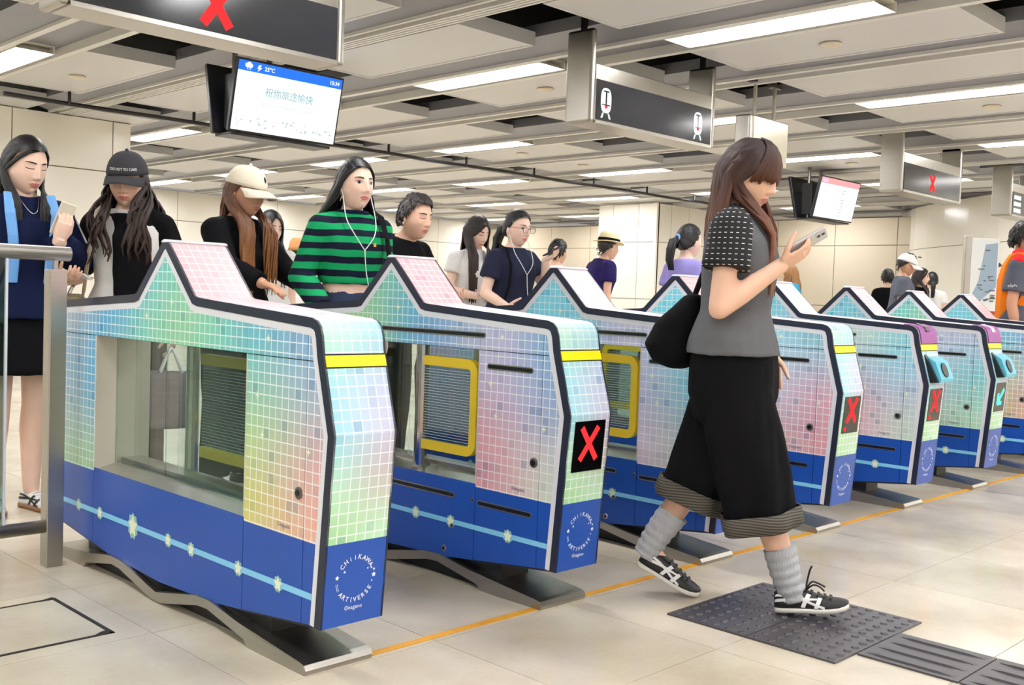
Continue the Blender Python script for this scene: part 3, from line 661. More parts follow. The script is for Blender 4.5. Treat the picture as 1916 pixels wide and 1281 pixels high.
# ------------------------------------------------------------------ hanging signs and screens
SIGN_Y = 4.68
SIGNF = mat('sign_face', (40, 42, 47), .16, spec=.6)
def hanging_sign(x0, x1, label, content):
    r = empty('hanging_sign', (x0, SIGN_Y, 2.25), 0, label, 'sign', 'hanging signs above the gates'); L = x1-x0
    for x in (-.035, L-.015):
        rbox('sign_post', (x, -.005, .0), (x+.05, .235, .64), .02, STEEL, r, 3)
    rbox('sign_box', (.015, .0, .0), (L-.015, .22, .405), .006, STEEL, r)
    f = MB().box((.022, -.006, .025), (L-.022, .0, .30)).build('sign_face', SIGNF, r); MB().box((.015, -.009, .0), (L-.015, .0, .022)).build('lower_lip', STEEL, r)
    for x in (.0, L-.0): MB().box((x-.012, .09, .60), (x+.012, .13, 1.15)).build('hanger', BLACK, r)
    content(f, L)
WICON = emis('icon_white', (240, 250, 252), 1.05); RICON = emis('icon_red', (235, 60, 75), 1.0); DICON = SIGNF
def cross_at(cx, cz, s):
    def c(f, L):
        g = MB()
        for a in (1, -1):
            M = Matrix.Translation((cx, -.0075, cz)) @ Matrix.Rotation(a*math.radians(55), 4, 'Y'); g.box((-s, -.001, -s*.19), (s, .001, s*.19), M)
        g.build('cross', RED_E, f)
    return c
def train_icon(f, cx, cz, h):
    def ell(ax, az, n=3.2, dz=0.0, k=28): return [(cx+ax*math.copysign(abs(math.cos(t))**(2/n), math.cos(t)), cz+dz+az*math.copysign(abs(math.sin(t))**(2/n), math.sin(t))) for t in [2*math.pi*i/k for i in range(k)]]
    w = MB(); w.prism(ell(h*.26, h*.40, 2.8, h*.07), -.0085, -.0065, 'y')
    for s in (1, -1): w.prism([(cx+s*h*.10, cz-h*.33), (cx+s*h*.17, cz-h*.33), (cx+s*h*.25, cz-h*.5), (cx+s*h*.17, cz-h*.5)], -.0085, -.0065, 'y')
    i = w.build('train_icon', WICON, f)
    d = MB(); d.box((cx-h*.035, -.0092, cz-h*.06), (cx+h*.035, -.0086, cz+h*.36)); d.box((cx-h*.20, -.0092, cz-h*.09), (cx+h*.20, -.0086, cz-h*.055)); d.prism([(cx-h*.17, cz+h*.34), (cx+h*.17, cz+h*.34), (cx+h*.11, cz+h*.385), (cx-h*.11, cz+h*.385)], -.0092, -.0086, 'y'); d.build('icon_windows', DICON, i)
    q = MB(); q.prism([(cx-h*.075, cz-h*.09), (cx+h*.075, cz-h*.09), (cx+h*.05, cz-h*.18), (cx-h*.05, cz-h*.18)], -.0094, -.0087, 'y'); q.build('icon_mark', RICON, i)
def trains(f, L): train_icon(f, .125, .15, .215); train_icon(f, L-.20, .15, .215)
hanging_sign(1.87, 3.33, 'black hanging sign with one large red cross near the blue topped screen', cross_at(.725, .160, .125))
hanging_sign(5.45, 6.88, 'black hanging sign with two white train pictograms', trains)
hanging_sign(10.32, 11.80, 'black hanging sign with a small red cross beside the rounded wall', cross_at(.72, .15, .10))
def notice(f, L):
    for k in range(3): MB().box((.06, -.0085, .05+.08*k), (.30, -.0065, .10+.08*k)).build('pictogram', WICON, f)
hanging_sign(13.4, 14.3, 'hanging sign with white pictograms next to the rounded wall', notice)
# pair of screens hung back to back in a V
def screen_mat(name, top_rgb, body_rgb, s):
    m = bpy.data.materials.new(name); m.use_nodes = True; N, L = nodes_of(m); N.remove(N['Principled BSDF'])
    e = N.new('ShaderNodeEmission'); e.inputs[1].default_value = s; tc = N.new('ShaderNodeTexCoord'); sp = N.new('ShaderNodeSeparateXYZ'); L.new(tc.outputs['Object'], sp.inputs[0])
    gt = N.new('ShaderNodeMath'); gt.operation = 'GREATER_THAN'; gt.inputs[1].default_value = .455; L.new(sp.outputs[2], gt.inputs[0])
    rp = N.new('ShaderNodeValToRGB'); rp.color_ramp.elements[0].position = .15; rp.color_ramp.elements[0].color = lin((255, 255, 255)); rp.color_ramp.elements[1].position = .5; rp.color_ramp.elements[1].color = lin(body_rgb); L.new(sp.outputs[2], rp.inputs[0])
    mx = N.new('ShaderNodeMix'); mx.data_type = 'RGBA'; L.new(gt.outputs[0], mx.inputs['Factor']); L.new(rp.outputs[0], mx.inputs['A']); mx.inputs['B'].default_value = lin(top_rgb); L.new(mx.outputs['Result'], e.inputs[0]); L.new(e.outputs[0], N['Material Output'].inputs[0]); return m
def tv_pair(loc, w, label, scr, content, side_text=None):
    r = empty('screen_pair', loc, 0, label, 'screen', 'back-to-back ceiling screens'); h = .545; al = math.atan2(.115, .53)
    for s in (1, -1):
        y0 = 0 if s == 1 else .26
        p = empty('screen', (0, y0, 0)); p.parent = r; p.rotation_euler = (al if s == 1 else -al, 0, 0)
        # panel local: x width, z up, front toward -y (s=1)
        a, b = (0, .04) if s == 1 else (-.04, 0)
        rbox('bezel', (0, a, 0), (w, b, h), .006, BLACK, p)
        if s == 1:
            f = MB().box((.016, -.0015, .018), (w-.016, .001, h-.016)).build('display', scr, p)
            content(p, w, h)
    MB().box((.03, .02, -.02), (w-.03, .24, .0)).build('bottom_tray', BLACK, r)
    for x in (.12, .42):  MB().tube([(x, .13, -.01), (x, .13, .68)], .022, 8).build('hanger_rod', STEEL_D, r)
    MB().box((.08, .06, .05), (w-.08, .20, .45)).build('backbone', BLACK, r)
    return r
SCR_A = screen_mat('screen_blue', (45, 110, 225), (214, 240, 250), 1.25); SCR_B = screen_mat('screen_red', (235, 165, 165), (225, 240, 252), 1.1)
INK_W = emis('screen_white', (255, 255, 255), 1.3); INK_T = emis('screen_teal', (120, 170, 176), .9); INK_G = emis('screen_grey', (190, 205, 215), 1.0)
def flat_text(p, s, x, z, size, m, name, y=-.0022, bold=.0, centre=False):
    vs, fs, w = text_geo(s, size, 0, bold); mb = MB(); dx = -w/2 if centre else 0
    mb.add([Vector((x+dx+v.x, y, z+v.y)) for v in vs], fs); return mb.build(name, m, p)
def content_a(p, w, h):
    flat_text(p, '25°C', .235, .478, .042, INK_W, 'temperature_text', bold=.012); flat_text(p, '15:34', w-.135, .478, .042, INK_W, 'clock_text', bold=.012)
    c = MB()
    for cx, cz, r in ((.085, .497, .016), (.103, .503, .019), (.120, .496, .014)): c.prism([(cx+r*math.cos(t*.523), cz+r*math.sin(t*.523)) for t in range(12)], -.0024, -.0020, 'y')
    c.box((.08, -.0024, .481), (.125, -.002, .497))
    for k in range(3): c.box((.088+.014*k, -.0024, .467), (.092+.014*k, -.002, .478))
    c.build('cloud_icon', INK_W, p)
    b = MB(); b.prism([(.185, .512), (.205, .512), (.195, .493), (.212, .493), (.178, .463), (.187, .485), (.172, .485)], -.0024, -.002, 'y'); b.build('bolt_icon', INK_W, p)
    flat_text(p, '祝你旅途愉快', w*.5, .300, .072, INK_T, 'greeting_text', centre=True); flat_text(p, 'Have a pleasant journey', w*.5, .222, .046, INK_G, 'greeting_text', centre=True)
    k = MB(); rng = random.Random(3)
    for i in range(38):
        x = .03+rng.random()*(w-.09); z = .05+.09*rng.random()*(1-abs(x/w-.5)); s = .006+.012*rng.random(); k.prism([(x, z), (x+s*1.6, z), (x+s*1.2, z+s), (x+s*.3, z+s*.8)], -.0024, -.002, 'y')
    tag(k.build('skyline_print', INK_G, p), kind='stuff')
def content_b(p, w, h):
    MB().box((.05, -.0024, .47), (.19, -.002, .51)).build('line_badge', emis('badge_pink', (255, 205, 235), 1.0), p)
    rng = random.Random(5); k = MB()
    for i in range(9): z = .06+.042*i; k.box((.58*w, -.0024, z), ((.60+.08*rng.random())*w, -.002, z+.012))
    tag(k.build('timetable_print', INK_G, p), kind='stuff')
tv_pair((4.0, 7.0, 2.195), .958, 'ceiling screen pair with a blue header reading 25°C and 15:34', SCR_A, content_a)
tv_pair((12.19, 6.70, 2.195), 1.07, 'ceiling screen pair with a pink header and white timetable', SCR_B, content_b)
# metal box on two rods
bx_ = empty('hanging_box', (7.35, 4.60, 2.2), 0, 'plain steel box hung on two rods beside the train sign', 'metal box')
rbox('enclosure', (0, 0, 0), (.55, .14, .38), .012, mat('box_steel', (205, 200, 182), .3, .7, var=.05), bx_); rbox('end_cap', (-.06, 0, .0), (-.005, .14, .38), .015, STEEL, bx_)
for x in (.12, .42): MB().tube([(x, .07, .38), (x, .07, .86)], .016, 8).build('rod', STEEL, bx_); MB().box((x-.07, .04, .66), (x+.07, .10, .69)).build('bracket', STEEL_D, bx_)
# standing notice frame
ps = empty('notice_stand', (10.55, 4.02, 0), math.radians(-38), 'tall notice stand with a pale printed sheet behind the last gates', 'notice stand')
rbox('stand_post', (-.10, -.03, 0), (-.04, .03, 1.80), .008, STEEL, ps); rbox('stand_base', (-.25, -.2, 0), (.35, .2, .03), .01, STEEL_D, ps)
rbox('sheet_holder', (-.03, -.012, .95), (.27, .012, 1.78), .006, mat('sheet_white', (225, 228, 228), .4), ps)
MB().prism([(.12, 1.72), (.25, 1.74), (.25, 1.30), (.02, 1.10), (.0, 1.22), (.06, 1.35)], -.0145, -.0125, 'y').build('map_print', mat('map_blue', (150, 170, 188), .5), ps)
MB().box((-.02, -.0145, 1.0), (.26, -.0125, 1.06)).build('footer_print', mat('footer_red', (176, 70, 60), .5), ps)
k = MB(); rng = random.Random(9)
for i in range(22): x = .03+.18*rng.random(); z = 1.15+.55*rng.random(); k.box((x, -.016, z), (x+.02+.05*rng.random(), -.0147, z+.012))
tag(k.build('map_lettering', mat('map_grey', (90, 98, 110), .5), ps), kind='stuff')
# light box on the far wall
lb = empty('light_box', (20.9, 18.72, 1.25), 0, 'blue edged illuminated poster box on the far cream wall', 'light box')
rbox('frame', (0, 0, 0), (.95, .07, 1.05), .01, STEEL_D, lb); MB().box((.03, -.006, .03), (.92, .0, 1.02)).build('border', emis('poster_blue', (110, 130, 215), .8), lb); MB().box((.08, -.010, .08), (.80, -.006, .93)).build('poster', emis('poster_white', (225, 232, 250), 1.1), lb)
# ------------------------------------------------------------------ people
def sstep(a, b, x):
    t = np.clip((x-a)/(b-a), 0, 1); return t*t*(3-2*t)
def skin_mat(name, rgb):
    if name in MATS: return MATS[name]
    m = mat(name, rgb, .48, spec=.35, var=.05, vscale=25); b = m.node_tree.nodes['Principled BSDF']
    b.inputs['Subsurface Weight'].default_value = .12; b.inputs['Subsurface Radius'].default_value = (.010, .004, .002); b.inputs['Subsurface Scale'].default_value = .5
    return m
def hair_mat(name, root, tip, rough=.38):
    if name in MATS: return MATS[name]
    m = bpy.data.materials.new(name); m.use_nodes = True; N, L = nodes_of(m); b = N['Principled BSDF']; b.inputs['Roughness'].default_value = rough; b.inputs['Specular IOR Level'].default_value = .5
    at = N.new('ShaderNodeAttribute'); at.attribute_name = 'tip'; sp = N.new('ShaderNodeSeparateColor'); L.new(at.outputs['Color'], sp.inputs[0])
    mx = N.new('ShaderNodeMix'); mx.data_type = 'RGBA'; mx.inputs['A'].default_value = lin(root); mx.inputs['B'].default_value = lin(tip); L.new(sp.outputs[0], mx.inputs['Factor'])
    # fine strands: noise squeezed across the lock
    cb = N.new('ShaderNodeCombineXYZ'); L.new(sp.outputs[1], cb.inputs[0]); L.new(sp.outputs[2], cb.inputs[1]); L.new(sp.outputs[0], cb.inputs[2]); mp = N.new('ShaderNodeMapping'); mp.inputs['Scale'].default_value = (26, 60, 1.2); L.new(cb.outputs[0], mp.inputs[0])
    nz = N.new('ShaderNodeTexNoise'); nz.inputs['Scale'].default_value = 1.0; nz.inputs['Detail'].default_value = 3; L.new(mp.outputs[0], nz.inputs[0])
    m2 = N.new('ShaderNodeMix'); m2.data_type = 'RGBA'; m2.blend_type = 'MULTIPLY'; m2.inputs['Factor'].default_value = .7; L.new(mx.outputs['Result'], m2.inputs['A']); rp = N.new('ShaderNodeValToRGB'); rp.color_ramp.elements[0].position = .3; rp.color_ramp.elements[0].color = (.35, .35, .35, 1); rp.color_ramp.elements[1].position = .7; rp.color_ramp.elements[1].color = (1.25, 1.25, 1.25, 1); L.new(nz.outputs[0], rp.inputs[0]); L.new(rp.outputs[0], m2.inputs['B']); L.new(m2.outputs['Result'], b.inputs['Base Color'])
    bp = N.new('ShaderNodeBump'); bp.inputs['Strength'].default_value = .35; bp.inputs['Distance'].default_value = .004; L.new(nz.outputs[0], bp.inputs['Height']); L.new(bp.outputs[0], b.inputs['Normal'])
    MATS[name] = m; return m
LIPS = mat('lips', (206, 120, 114), .38); EYEW = mat('eye_white', (238, 234, 230), .2); IRIS = mat('iris_dark', (28, 20, 18), .1); LASH = mat('lash_dark', (26, 20, 20), .6)
def head_geo(nphi=80, nth=84):
    V = []; 
    t = np.linspace(-1, 1, nphi, endpoint=False); A = np.pi*np.sign(t)*np.abs(t)**1.45
    TH = np.linspace(.015, np.pi-.015, nth)
    a, th = np.meshgrid(A, TH); s = np.sin(th); dx = np.sin(a)*s; dy = -np.cos(a)*s; dz = np.cos(th)
    x = .0735*dx; y = .094*dy; z = .115*dz
    s2 = np.sqrt(np.clip(1-np.abs(dz)**3.4, 0, 1)); r = s2/np.maximum(s, 1e-4); w = np.clip(-dy/np.maximum(s, 1e-4), 0, 1); low = dz < 0
    y = np.where(low & (dy < 0), y*(1+(np.minimum(r, 3)-1)*w*.92), y); x = np.where(low, x*(1+(np.minimum(r, 3)-1)*.42), x)
    x = x*(1-.17*sstep(-.01, -.10, z)); y = np.where(y > 0, y*(1-.5*sstep(.02, -.09, z)), y)
    y = np.where(y < 0, y*.97+.0*y, y)
    G = lambda cx, cz, sx, sz: np.exp(-((x-cx)/sx)**2-((z-cz)/sz)**2)
    front = (dy < -.05)
    nz = np.interp(z, [-.040, -.032, -.023, .0, .022, .035], [0, .010, .0195, .011, .004, 0]); nw = np.interp(z, [-.035, -.02, .02], [.0145, .0115, .0085])
    d = nz*np.exp(-(x/nw)**2)+.004*(G(.013, -.027, .006, .006)+G(-.013, -.027, .006, .006))
    for sg in (1, -1):
        d += -.0065*G(sg*.031, .012, .015, .010)+.003*G(sg*.03, .034, .022, .007)+.0035*G(sg*.038, -.020, .017, .018)+.002*G(sg*.031, .012, .010, .006)
    d += .0065*G(0, -.0495, .016, .0048)+.0072*G(0, -.0600, .0135, .0055)-.0040*G(0, -.0545, .019, .0017)-.0035*G(0, -.0715, .014, .006)+.006*G(0, -.093, .017, .012)
    y = np.where(front, y-d, y)
    V = np.stack([x, y, z], -1).reshape(-1, 3); F = []; MI = []
    for j in range(nth-1):
        for i in range(nphi):
            k = (i+1) % nphi; f = (j*nphi+i, (j+1)*nphi+i, (j+1)*nphi+k, j*nphi+k); F.append(f); c = V[list(f)].mean(0)
            q = 1-(c[0]/.0225)**2; lip = c[1] < -.05 and q > 0 and abs(c[2]+.0552) < .0092*q**.7 and not (c[2] > -.0485 and abs(c[0]) < .002 and False); MI.append(1 if lip else 0)
    F.append(tuple(range(nphi))[::-1]); MI.append(0); F.append(tuple(range((nth-1)*nphi, nth*nphi))); MI.append(0)
    return V, F, MI
HV, HF, HM = head_geo(); HV2, HF2, HM2 = head_geo(48, 44)
BVH = BVHTree.FromPolygons([Vector(p) for p in HV], HF)
def face_y(x, z):
    h = BVH.ray_cast(Vector((x, -.5, z)), Vector((0, 1, 0))); return h[0].y if h[0] else -.07
def face_strip(pts_up, pts_dn, off):
    """strip laid on the face between two rows of (x,z) points"""
    n = len(pts_up); vs = [Vector((x, face_y(x, z)-off, z)) for x, z in pts_up]+[Vector((x, face_y(x, z)-off, z)) for x, z in pts_dn]
    return vs, [(i, i+1, n+i+1, n+i) for i in range(n-1)]
def face_parts(parent, Mh, eyes='open', brow=LASH):
    for sg in (1, -1):
        cx, cz, hw = .0310, .0105, .0150; hh = .0066 if eyes == 'open' else .0014
        xs = [cx+hw*(k/10*2-1) for k in range(11)]
        up = lambda x: cz+hh*(1-((x-cx)/hw)**2)**.7+.0012*(x-cx)/hw if abs(x-cx) < hw else cz+.0012*np.sign(x-cx)
        dn = lambda x: cz-hh*.75*(1-((x-cx)/hw)**2)+.0012*(x-cx)/hw if abs(x-cx) < hw else cz+.0012*np.sign(x-cx)
        if eyes == 'open':
            mb = MB(); rows = 5; V_ = []
            for r in range(rows):
                for x in xs: z = up(x)+(dn(x)-up(x))*r/(rows-1); V_.append(Mh @ Vector((sg*x, face_y(x, z)-.0008, z)))
            mb.add(V_, [(r*11+i, r*11+i+1, (r+1)*11+i+1, (r+1)*11+i) for r in range(rows-1) for i in range(10)]); e = mb.build('eye', EYEW, parent)
            mb = MB(); V_ = []; ic = cx+.0005
            for k in range(16):
                a = 2*math.pi*k/16; x = ic+.0064*math.cos(a); z = min(max(cz+.0064*math.sin(a), dn(x)), up(x)); V_.append(Mh @ Vector((sg*x, face_y(x, z)-.0014, z)))
            mb.add(V_, [tuple(range(16))]); mb.build('iris', IRIS, e)
        th = .0022 if eyes == 'open' else .0028
        lid = up if eyes == 'open' else (lambda x: cz-.0015-.0030*max(0, 1-((x-cx)/hw)**2)); a_ = [(x, lid(x)+th*.75) for x in xs]; b_ = [(x, lid(x)-th*.25) for x in xs]; vs, fs = face_strip(a_, b_, .0019); mb = MB(); mb.add([Mh @ Vector((sg*v.x, v.y, v.z)) for v in vs], fs); mb.build('eyelash', LASH, parent)
        bx = [.0125+.036*k/8 for k in range(9)]; bz = lambda x: .0300+.0028*math.sin((x-.0125)/.036*math.pi*.95); wd = lambda x: .0030*(1-.7*max(0, (x-.03)/.0185))
        vs, fs = face_strip([(x, bz(x)+wd(x)) for x in bx], [(x, bz(x)-wd(x)) for x in bx], .0012); mb = MB(); mb.add([Mh @ Vector((sg*v.x, v.y, v.z)) for v in vs], fs); mb.build('eyebrow', brow, parent)
def ell(c, rx, ry, n=22, T=None, p=2.4):
    q = []
    for k in range(n):
        a = 2*math.pi*k/n; ca, sa = math.cos(a), math.sin(a)
        v = Vector((c[0]+rx*math.copysign(abs(ca)**(2/p), ca), c[1]+ry*math.copysign(abs(sa)**(2/p), sa), c[2])); q.append(T(v) if T else v)
    return q
def hand_mb(mb, wrist, d, n, thumb_sgn, curl=.5, thumb_curl=.3, scale=1.0, spread=0.0, thumb_out=.5):
    """palm and five fingers; d: finger direction, n: direction the palm faces"""
    d = Vector(d).normalized(); n = Vector(n); n = (n-d*d.dot(n)).normalized(); w = d.cross(n)*thumb_sgn; s = scale; wr = Vector(wrist)
    rings = []
    for t, hw, ht in ((-.02, .022, .019), (0, .026, .018), (.03, .036, .016), (.06, .040, .015), (.088, .038, .011)):
        c = wr+d*(t*s); rings.append([c+w*(math.cos(2*math.pi*k/14)*hw*s)+n*(math.sin(2*math.pi*k/14)*ht*s) for k in range(14)])
    mb.loft(rings)
    for off, L, r in ((.029, .066, .0085), (.0095, .074, .0088), (-.010, .068, .0084), (-.028, .053, .0075)):
        p = wr+d*(.082*s)+w*(off*s); a = 0.0; dd = (d+w*(spread*off*20)).normalized(); seg = (.44, .31, .25)
        for k in range(3):
            a += curl*(.75 if k == 0 else 1.0); v = dd*math.cos(a)+n*math.sin(a); q = p+v*(L*s*seg[k]); mb.capsule(p, q, r*s*(1-.07*k), r*s*(1-.07*(k+1)), 10); p = q
    p = wr+d*(.018*s)+w*(.026*s)+n*(.006*s); v = (d*.62+w*thumb_out*1.3+n*.35).normalized(); q = p+v*(.045*s); mb.capsule(p, q, .0125*s, .0105*s, 10)
    v2 = (v*math.cos(thumb_curl)+(n*.5+d*.5-w*.45).normalized()*math.sin(thumb_curl)).normalized(); r_ = q+v2*(.032*s); mb.capsule(q, r_, .0102*s, .0092*s, 10); v3 = (v2+d*.25*thumb_curl).normalized(); mb.capsule(r_, r_+v3*(.024*s), .0092*s, .0075*s, 10)
def merge_meshes(parts, name):
    """join (mesh, material offset) geometry into one mesh datablock"""
    V = []; F = []; MI = []
    for item in parts:
        if isinstance(item, bpy.types.Mesh):
            n = len(V); V.extend([tuple(p) for p in arrays(item)]); F.extend([tuple(i+n for i in p.vertices) for p in item.polygons]); MI.extend([0]*len(item.polygons)); bpy.data.meshes.remove(item)
        else:
            vs, fs, mi = item; n = len(V); V.extend([tuple(p) for p in vs]); F.extend([tuple(i+n for i in f) for f in fs]); MI.extend(mi)
    me = bpy.data.meshes.new(name); me.from_pydata(V, [], F); me.polygons.foreach_set('material_index', MI); me.polygons.foreach_set('use_smooth', [True]*len(F)); me.update(); return me
class Hair:
    def __init__(s): s.v = []; s.f = []; s.c = []
    def lock(s, pts, w, th, nrm, col=(0, 1), n=7, tipw=.25, rootw=.7):
        pts = [Vector(p) for p in pts]; N_ = len(pts); rnd = random.random(); base = len(s.v)
        for i, p in enumerate(pts):
            t = i/(N_-1); tg = (pts[min(i+1, N_-1)]-pts[max(i-1, 0)]).normalized(); a = Vector(nrm[i] if isinstance(nrm, list) else nrm); a = a-tg*tg.dot(a); a = a.normalized() if a.length > 1e-5 else tg.orthogonal().normalized(); b = tg.cross(a)
            k = (rootw+(1-rootw)*min(1, t*5)) if t < .2 else (1 if t < .65 else 1-(1-tipw)*((t-.65)/.35)**1.3)
            for j in range(n):
                q = 2*math.pi*j/n; s.v.append(p+b*(math.cos(q)*w*k)+a*(math.sin(q)*th*k)); s.c.append((col[0]+(col[1]-col[0])*t**2.6, rnd, .5+.5*math.cos(q)*.9, 1))
        for i in range(N_-1):
            for j in range(n): k = (j+1) % n; s.f.append((base+i*n+j, base+i*n+k, base+(i+1)*n+k, base+(i+1)*n+j))
        s.f.append(tuple(base+j for j in range(n))[::-1]); s.f.append(tuple(base+(N_-1)*n+j for j in range(n)))
    def cap(s, Mh, keep, grow=1.06, add=.004, tex=0.0):
        base = len(s.v); idx = {}
        for f in HF2[:-2]:
            c = HV2[list(f)].mean(0)
            if not keep(*c): continue
            g = []
            for i in f:
                if i not in idx:
                    p = HV2[i]; d = p/np.linalg.norm(p); q = p*grow+d*(add+tex*math.sin(37*p[0]+11*p[2])*math.sin(29*p[1])); idx[i] = len(s.v); s.v.append(Mh @ Vector(q)); s.c.append((0, .5+3*p[0], .5+2*p[1], 1))
                g.append(idx[i])
            s.f.append(tuple(g))
        # close the crown
        top = [i for i in range(48) if i in idx]
        if len(top) == 48: s.f.append(tuple(idx[i] for i in range(48))[::-1])
    def build(s, name, m, parent):
        me = bpy.data.meshes.new(name); me.from_pydata([tuple(p) for p in s.v], [], s.f); at = me.color_attributes.new('tip', 'FLOAT_COLOR', 'POINT'); at.data.foreach_set('color', np.array(s.c, np.float32).ravel())
        me.polygons.foreach_set('use_smooth', [True]*len(s.f)); return link(name, me, parent, m)
def scalp(az, el, k=1.07):
    """point on the head ellipsoid; az 0 = face, 90 = person's left"""
    a, e = math.radians(az), math.radians(el); return Vector((.0735*k*math.sin(a)*math.cos(e), -.094*k*math.cos(a)*math.cos(e), .115*k*math.sin(e)))
def long_hair(H, Mh, zend, n=64, part=0.0, az0=62, az1=180, front_n=.5, sh=(.0, .0, 1.31), spread=.10, wave=0.0, wn=6, w=.015, col=(0, 1), back_y=.115, front_y=-.115, seed=1, split=105, sides=(1, -1)):
    rng = random.Random(seed); hd = Mh.to_translation()
    for k in range(n):
        sg = sides[k % len(sides)]; f = (k+.5)/n; az = sg*(az0+(az1-az0)*f+rng.uniform(-3, 3)); pr = scalp(0 if part == 0 else 90*np.sign(part), 84-abs(part)*300, 1.05)
        root = Vector((part*1.0+sg*.004, -.062+.11*f*1.1+rng.uniform(-.01, .01), 0)); root.z = .115*1.03*math.sqrt(max(.05, 1-(root.x/.0735)**2-(root.y/.094)**2))
        ear = scalp(az, -8+rng.uniform(-8, 6), 1.12+rng.uniform(0, .06)); mid = (root+ear)*.5; mid = mid.normalized()*(mid.length+.0) if mid.length else mid
        e = math.sqrt((mid.x/.0735)**2+(mid.y/.094)**2+(mid.z/.115)**2); mid = mid*(1.09/e); q1 = (root+mid)*.5; e = math.sqrt((q1.x/.0735)**2+(q1.y/.094)**2+(q1.z/.115)**2); q1 = q1*(1.08/e)
        q2 = (mid+ear)*.5; e = math.sqrt((q2.x/.0735)**2+(q2.y/.094)**2+(q2.z/.115)**2); q2 = q2*(1.11/e)
        pts = [Mh @ root, Mh @ q1, Mh @ mid, Mh @ q2, Mh @ ear]; nr = [Mh.to_3x3() @ Vector((p.x/.0735**2, p.y/.094**2, p.z/.115**2)).normalized() for p in (root, q1, mid, q2, ear)]
        E = pts[-1]; front = abs(az) < split; zt = zend+rng.uniform(-.04, .05); fr = abs(az)/180
        if front: tx, ty = sh[0]+sg*(.045+spread*.6*(abs(az)-az0)/max(1, split-az0)), sh[1]+front_y
        else: tx, ty = sh[0]+(spread*1.0)*math.sin(math.radians(az))*1.15, sh[1]+back_y*(.35+.65*(abs(az)-split)/(181-split))
        z0 = E.z; m_ = 7; ph = rng.uniform(0, 6.28)
        for i in range(1, m_+1):
            t = i/m_; z = z0+(zt-z0)*t; u = min(1, (z0-z)/max(.05, z0-sh[2])); u = u*u*(3-2*u); out = nr[4].copy(); out.z = 0
            p = Vector((E.x+(tx-E.x)*u, E.y+(ty-E.y)*u, z)); p += Vector((math.sin(t*wn+ph)*wave, math.cos(t*wn*.9+ph)*wave, 0)); pts.append(p); nr.append(Vector((p.x-sh[0], p.y-sh[1]-.0, .02)))
        H.lock(pts, w*rng.uniform(.75, 1.2), .0055, nr, col)
def bangs(H, Mh, n=18, az=(-58, 58), z=.012, w=.012, seed=2, part=0.0, col=(0, .25)):
    rng = random.Random(seed)
    for k in range(n):
        a = az[0]+(az[1]-az[0])*(k+.5)/n; zz = z-.02*(abs(a)/60)**2+rng.uniform(-.006, .006); el0 = 88; pts = []; nr = []
        for i in range(7):
            t = i/6; el = el0+(math.degrees(math.asin(max(-1, min(1, zz/.125))))-el0)*t; aa = part*200*(1-t)+(a-part*200)*(.35+.65*t)+part*200*t*.0; p = scalp(aa, el, 1.085+.03*math.sin(t*3.1)); pts.append(Mh @ p); nr.append(Mh.to_3x3() @ p.normalized())
        H.lock(pts, w*rng.uniform(.8, 1.2), .0045, nr, col, tipw=.4)
def short_hair(H, Mh, n=150, L=.05, seed=3, lo=-25, front=45, up=.0, w=.010):
    rng = random.Random(seed)
    for k in range(n):
        az = rng.uniform(-180, 180); lim = front if abs(az) < 55 else (front+(lo-front)*min(1, (abs(az)-55)/55)); el = rng.uniform(lim, 88); p = scalp(az, el, 1.04); q = scalp(az+rng.uniform(-12, 12), max(el-34*L/.05, lim-8), 1.10+up); m_ = scalp(az, (el+max(el-34*L/.05, lim-8))/2+4, 1.12+up)
        nr = [Mh.to_3x3() @ x.normalized() for x in (p, m_, q)]; H.lock([Mh @ p, Mh @ m_, Mh @ q], w*rng.uniform(.8, 1.3), .005, nr, (0, rng.random()*.6), n=6, tipw=.2)
def pulled_hair(H, Mh, tie, n=48, seed=4, w=.014, col=(0, .2)):
    """hair combed back from the face to a tie point (head coordinates)"""
    rng = random.Random(seed); tie = Vector(tie)
    for k in range(n):
        az = (-150+300*(k+.5)/n); el = 46 if abs(az) < 50 else 46-66*min(1, (abs(az)-50)/60); p = scalp(az, el+rng.uniform(-3, 3), 1.03); pts = []; nr = []
        for i in range(7):
            t = i/6; q = p.lerp(tie, t); e = math.sqrt((q.x/.0735)**2+(q.y/.094)**2+(q.z/.115)**2); q = q*(max(e, 1.075)/e) if t < .95 else q; pts.append(Mh @ q); nr.append(Mh.to_3x3() @ q.normalized())
        H.lock(pts, w, .005, nr, col, tipw=.5)
def pony_tail(H, Mh, tie, pts_w, n=14, r=.022, seed=5, col=(.1, .6)):
    rng = random.Random(seed); base = Mh @ Vector(tie)
    for k in range(n):
        a = 2*math.pi*k/n; o = Vector((math.cos(a), math.sin(a), 0)); pts = [base]+[Vector(p)+o*(r*rng.uniform(.5, 1.1)*(1-.4*i/len(pts_w))) for i, p in enumerate(pts_w)]; H.lock(pts, .014, .008, [o+Vector((.01, .01, .2))]*len(pts), col)
CAPKEEP = lambda x, y, z: z > np.interp(y, [-.09, -.06, -.02, .012, .035, .06], [.074, .070, .035, .012, -.035, -.085])
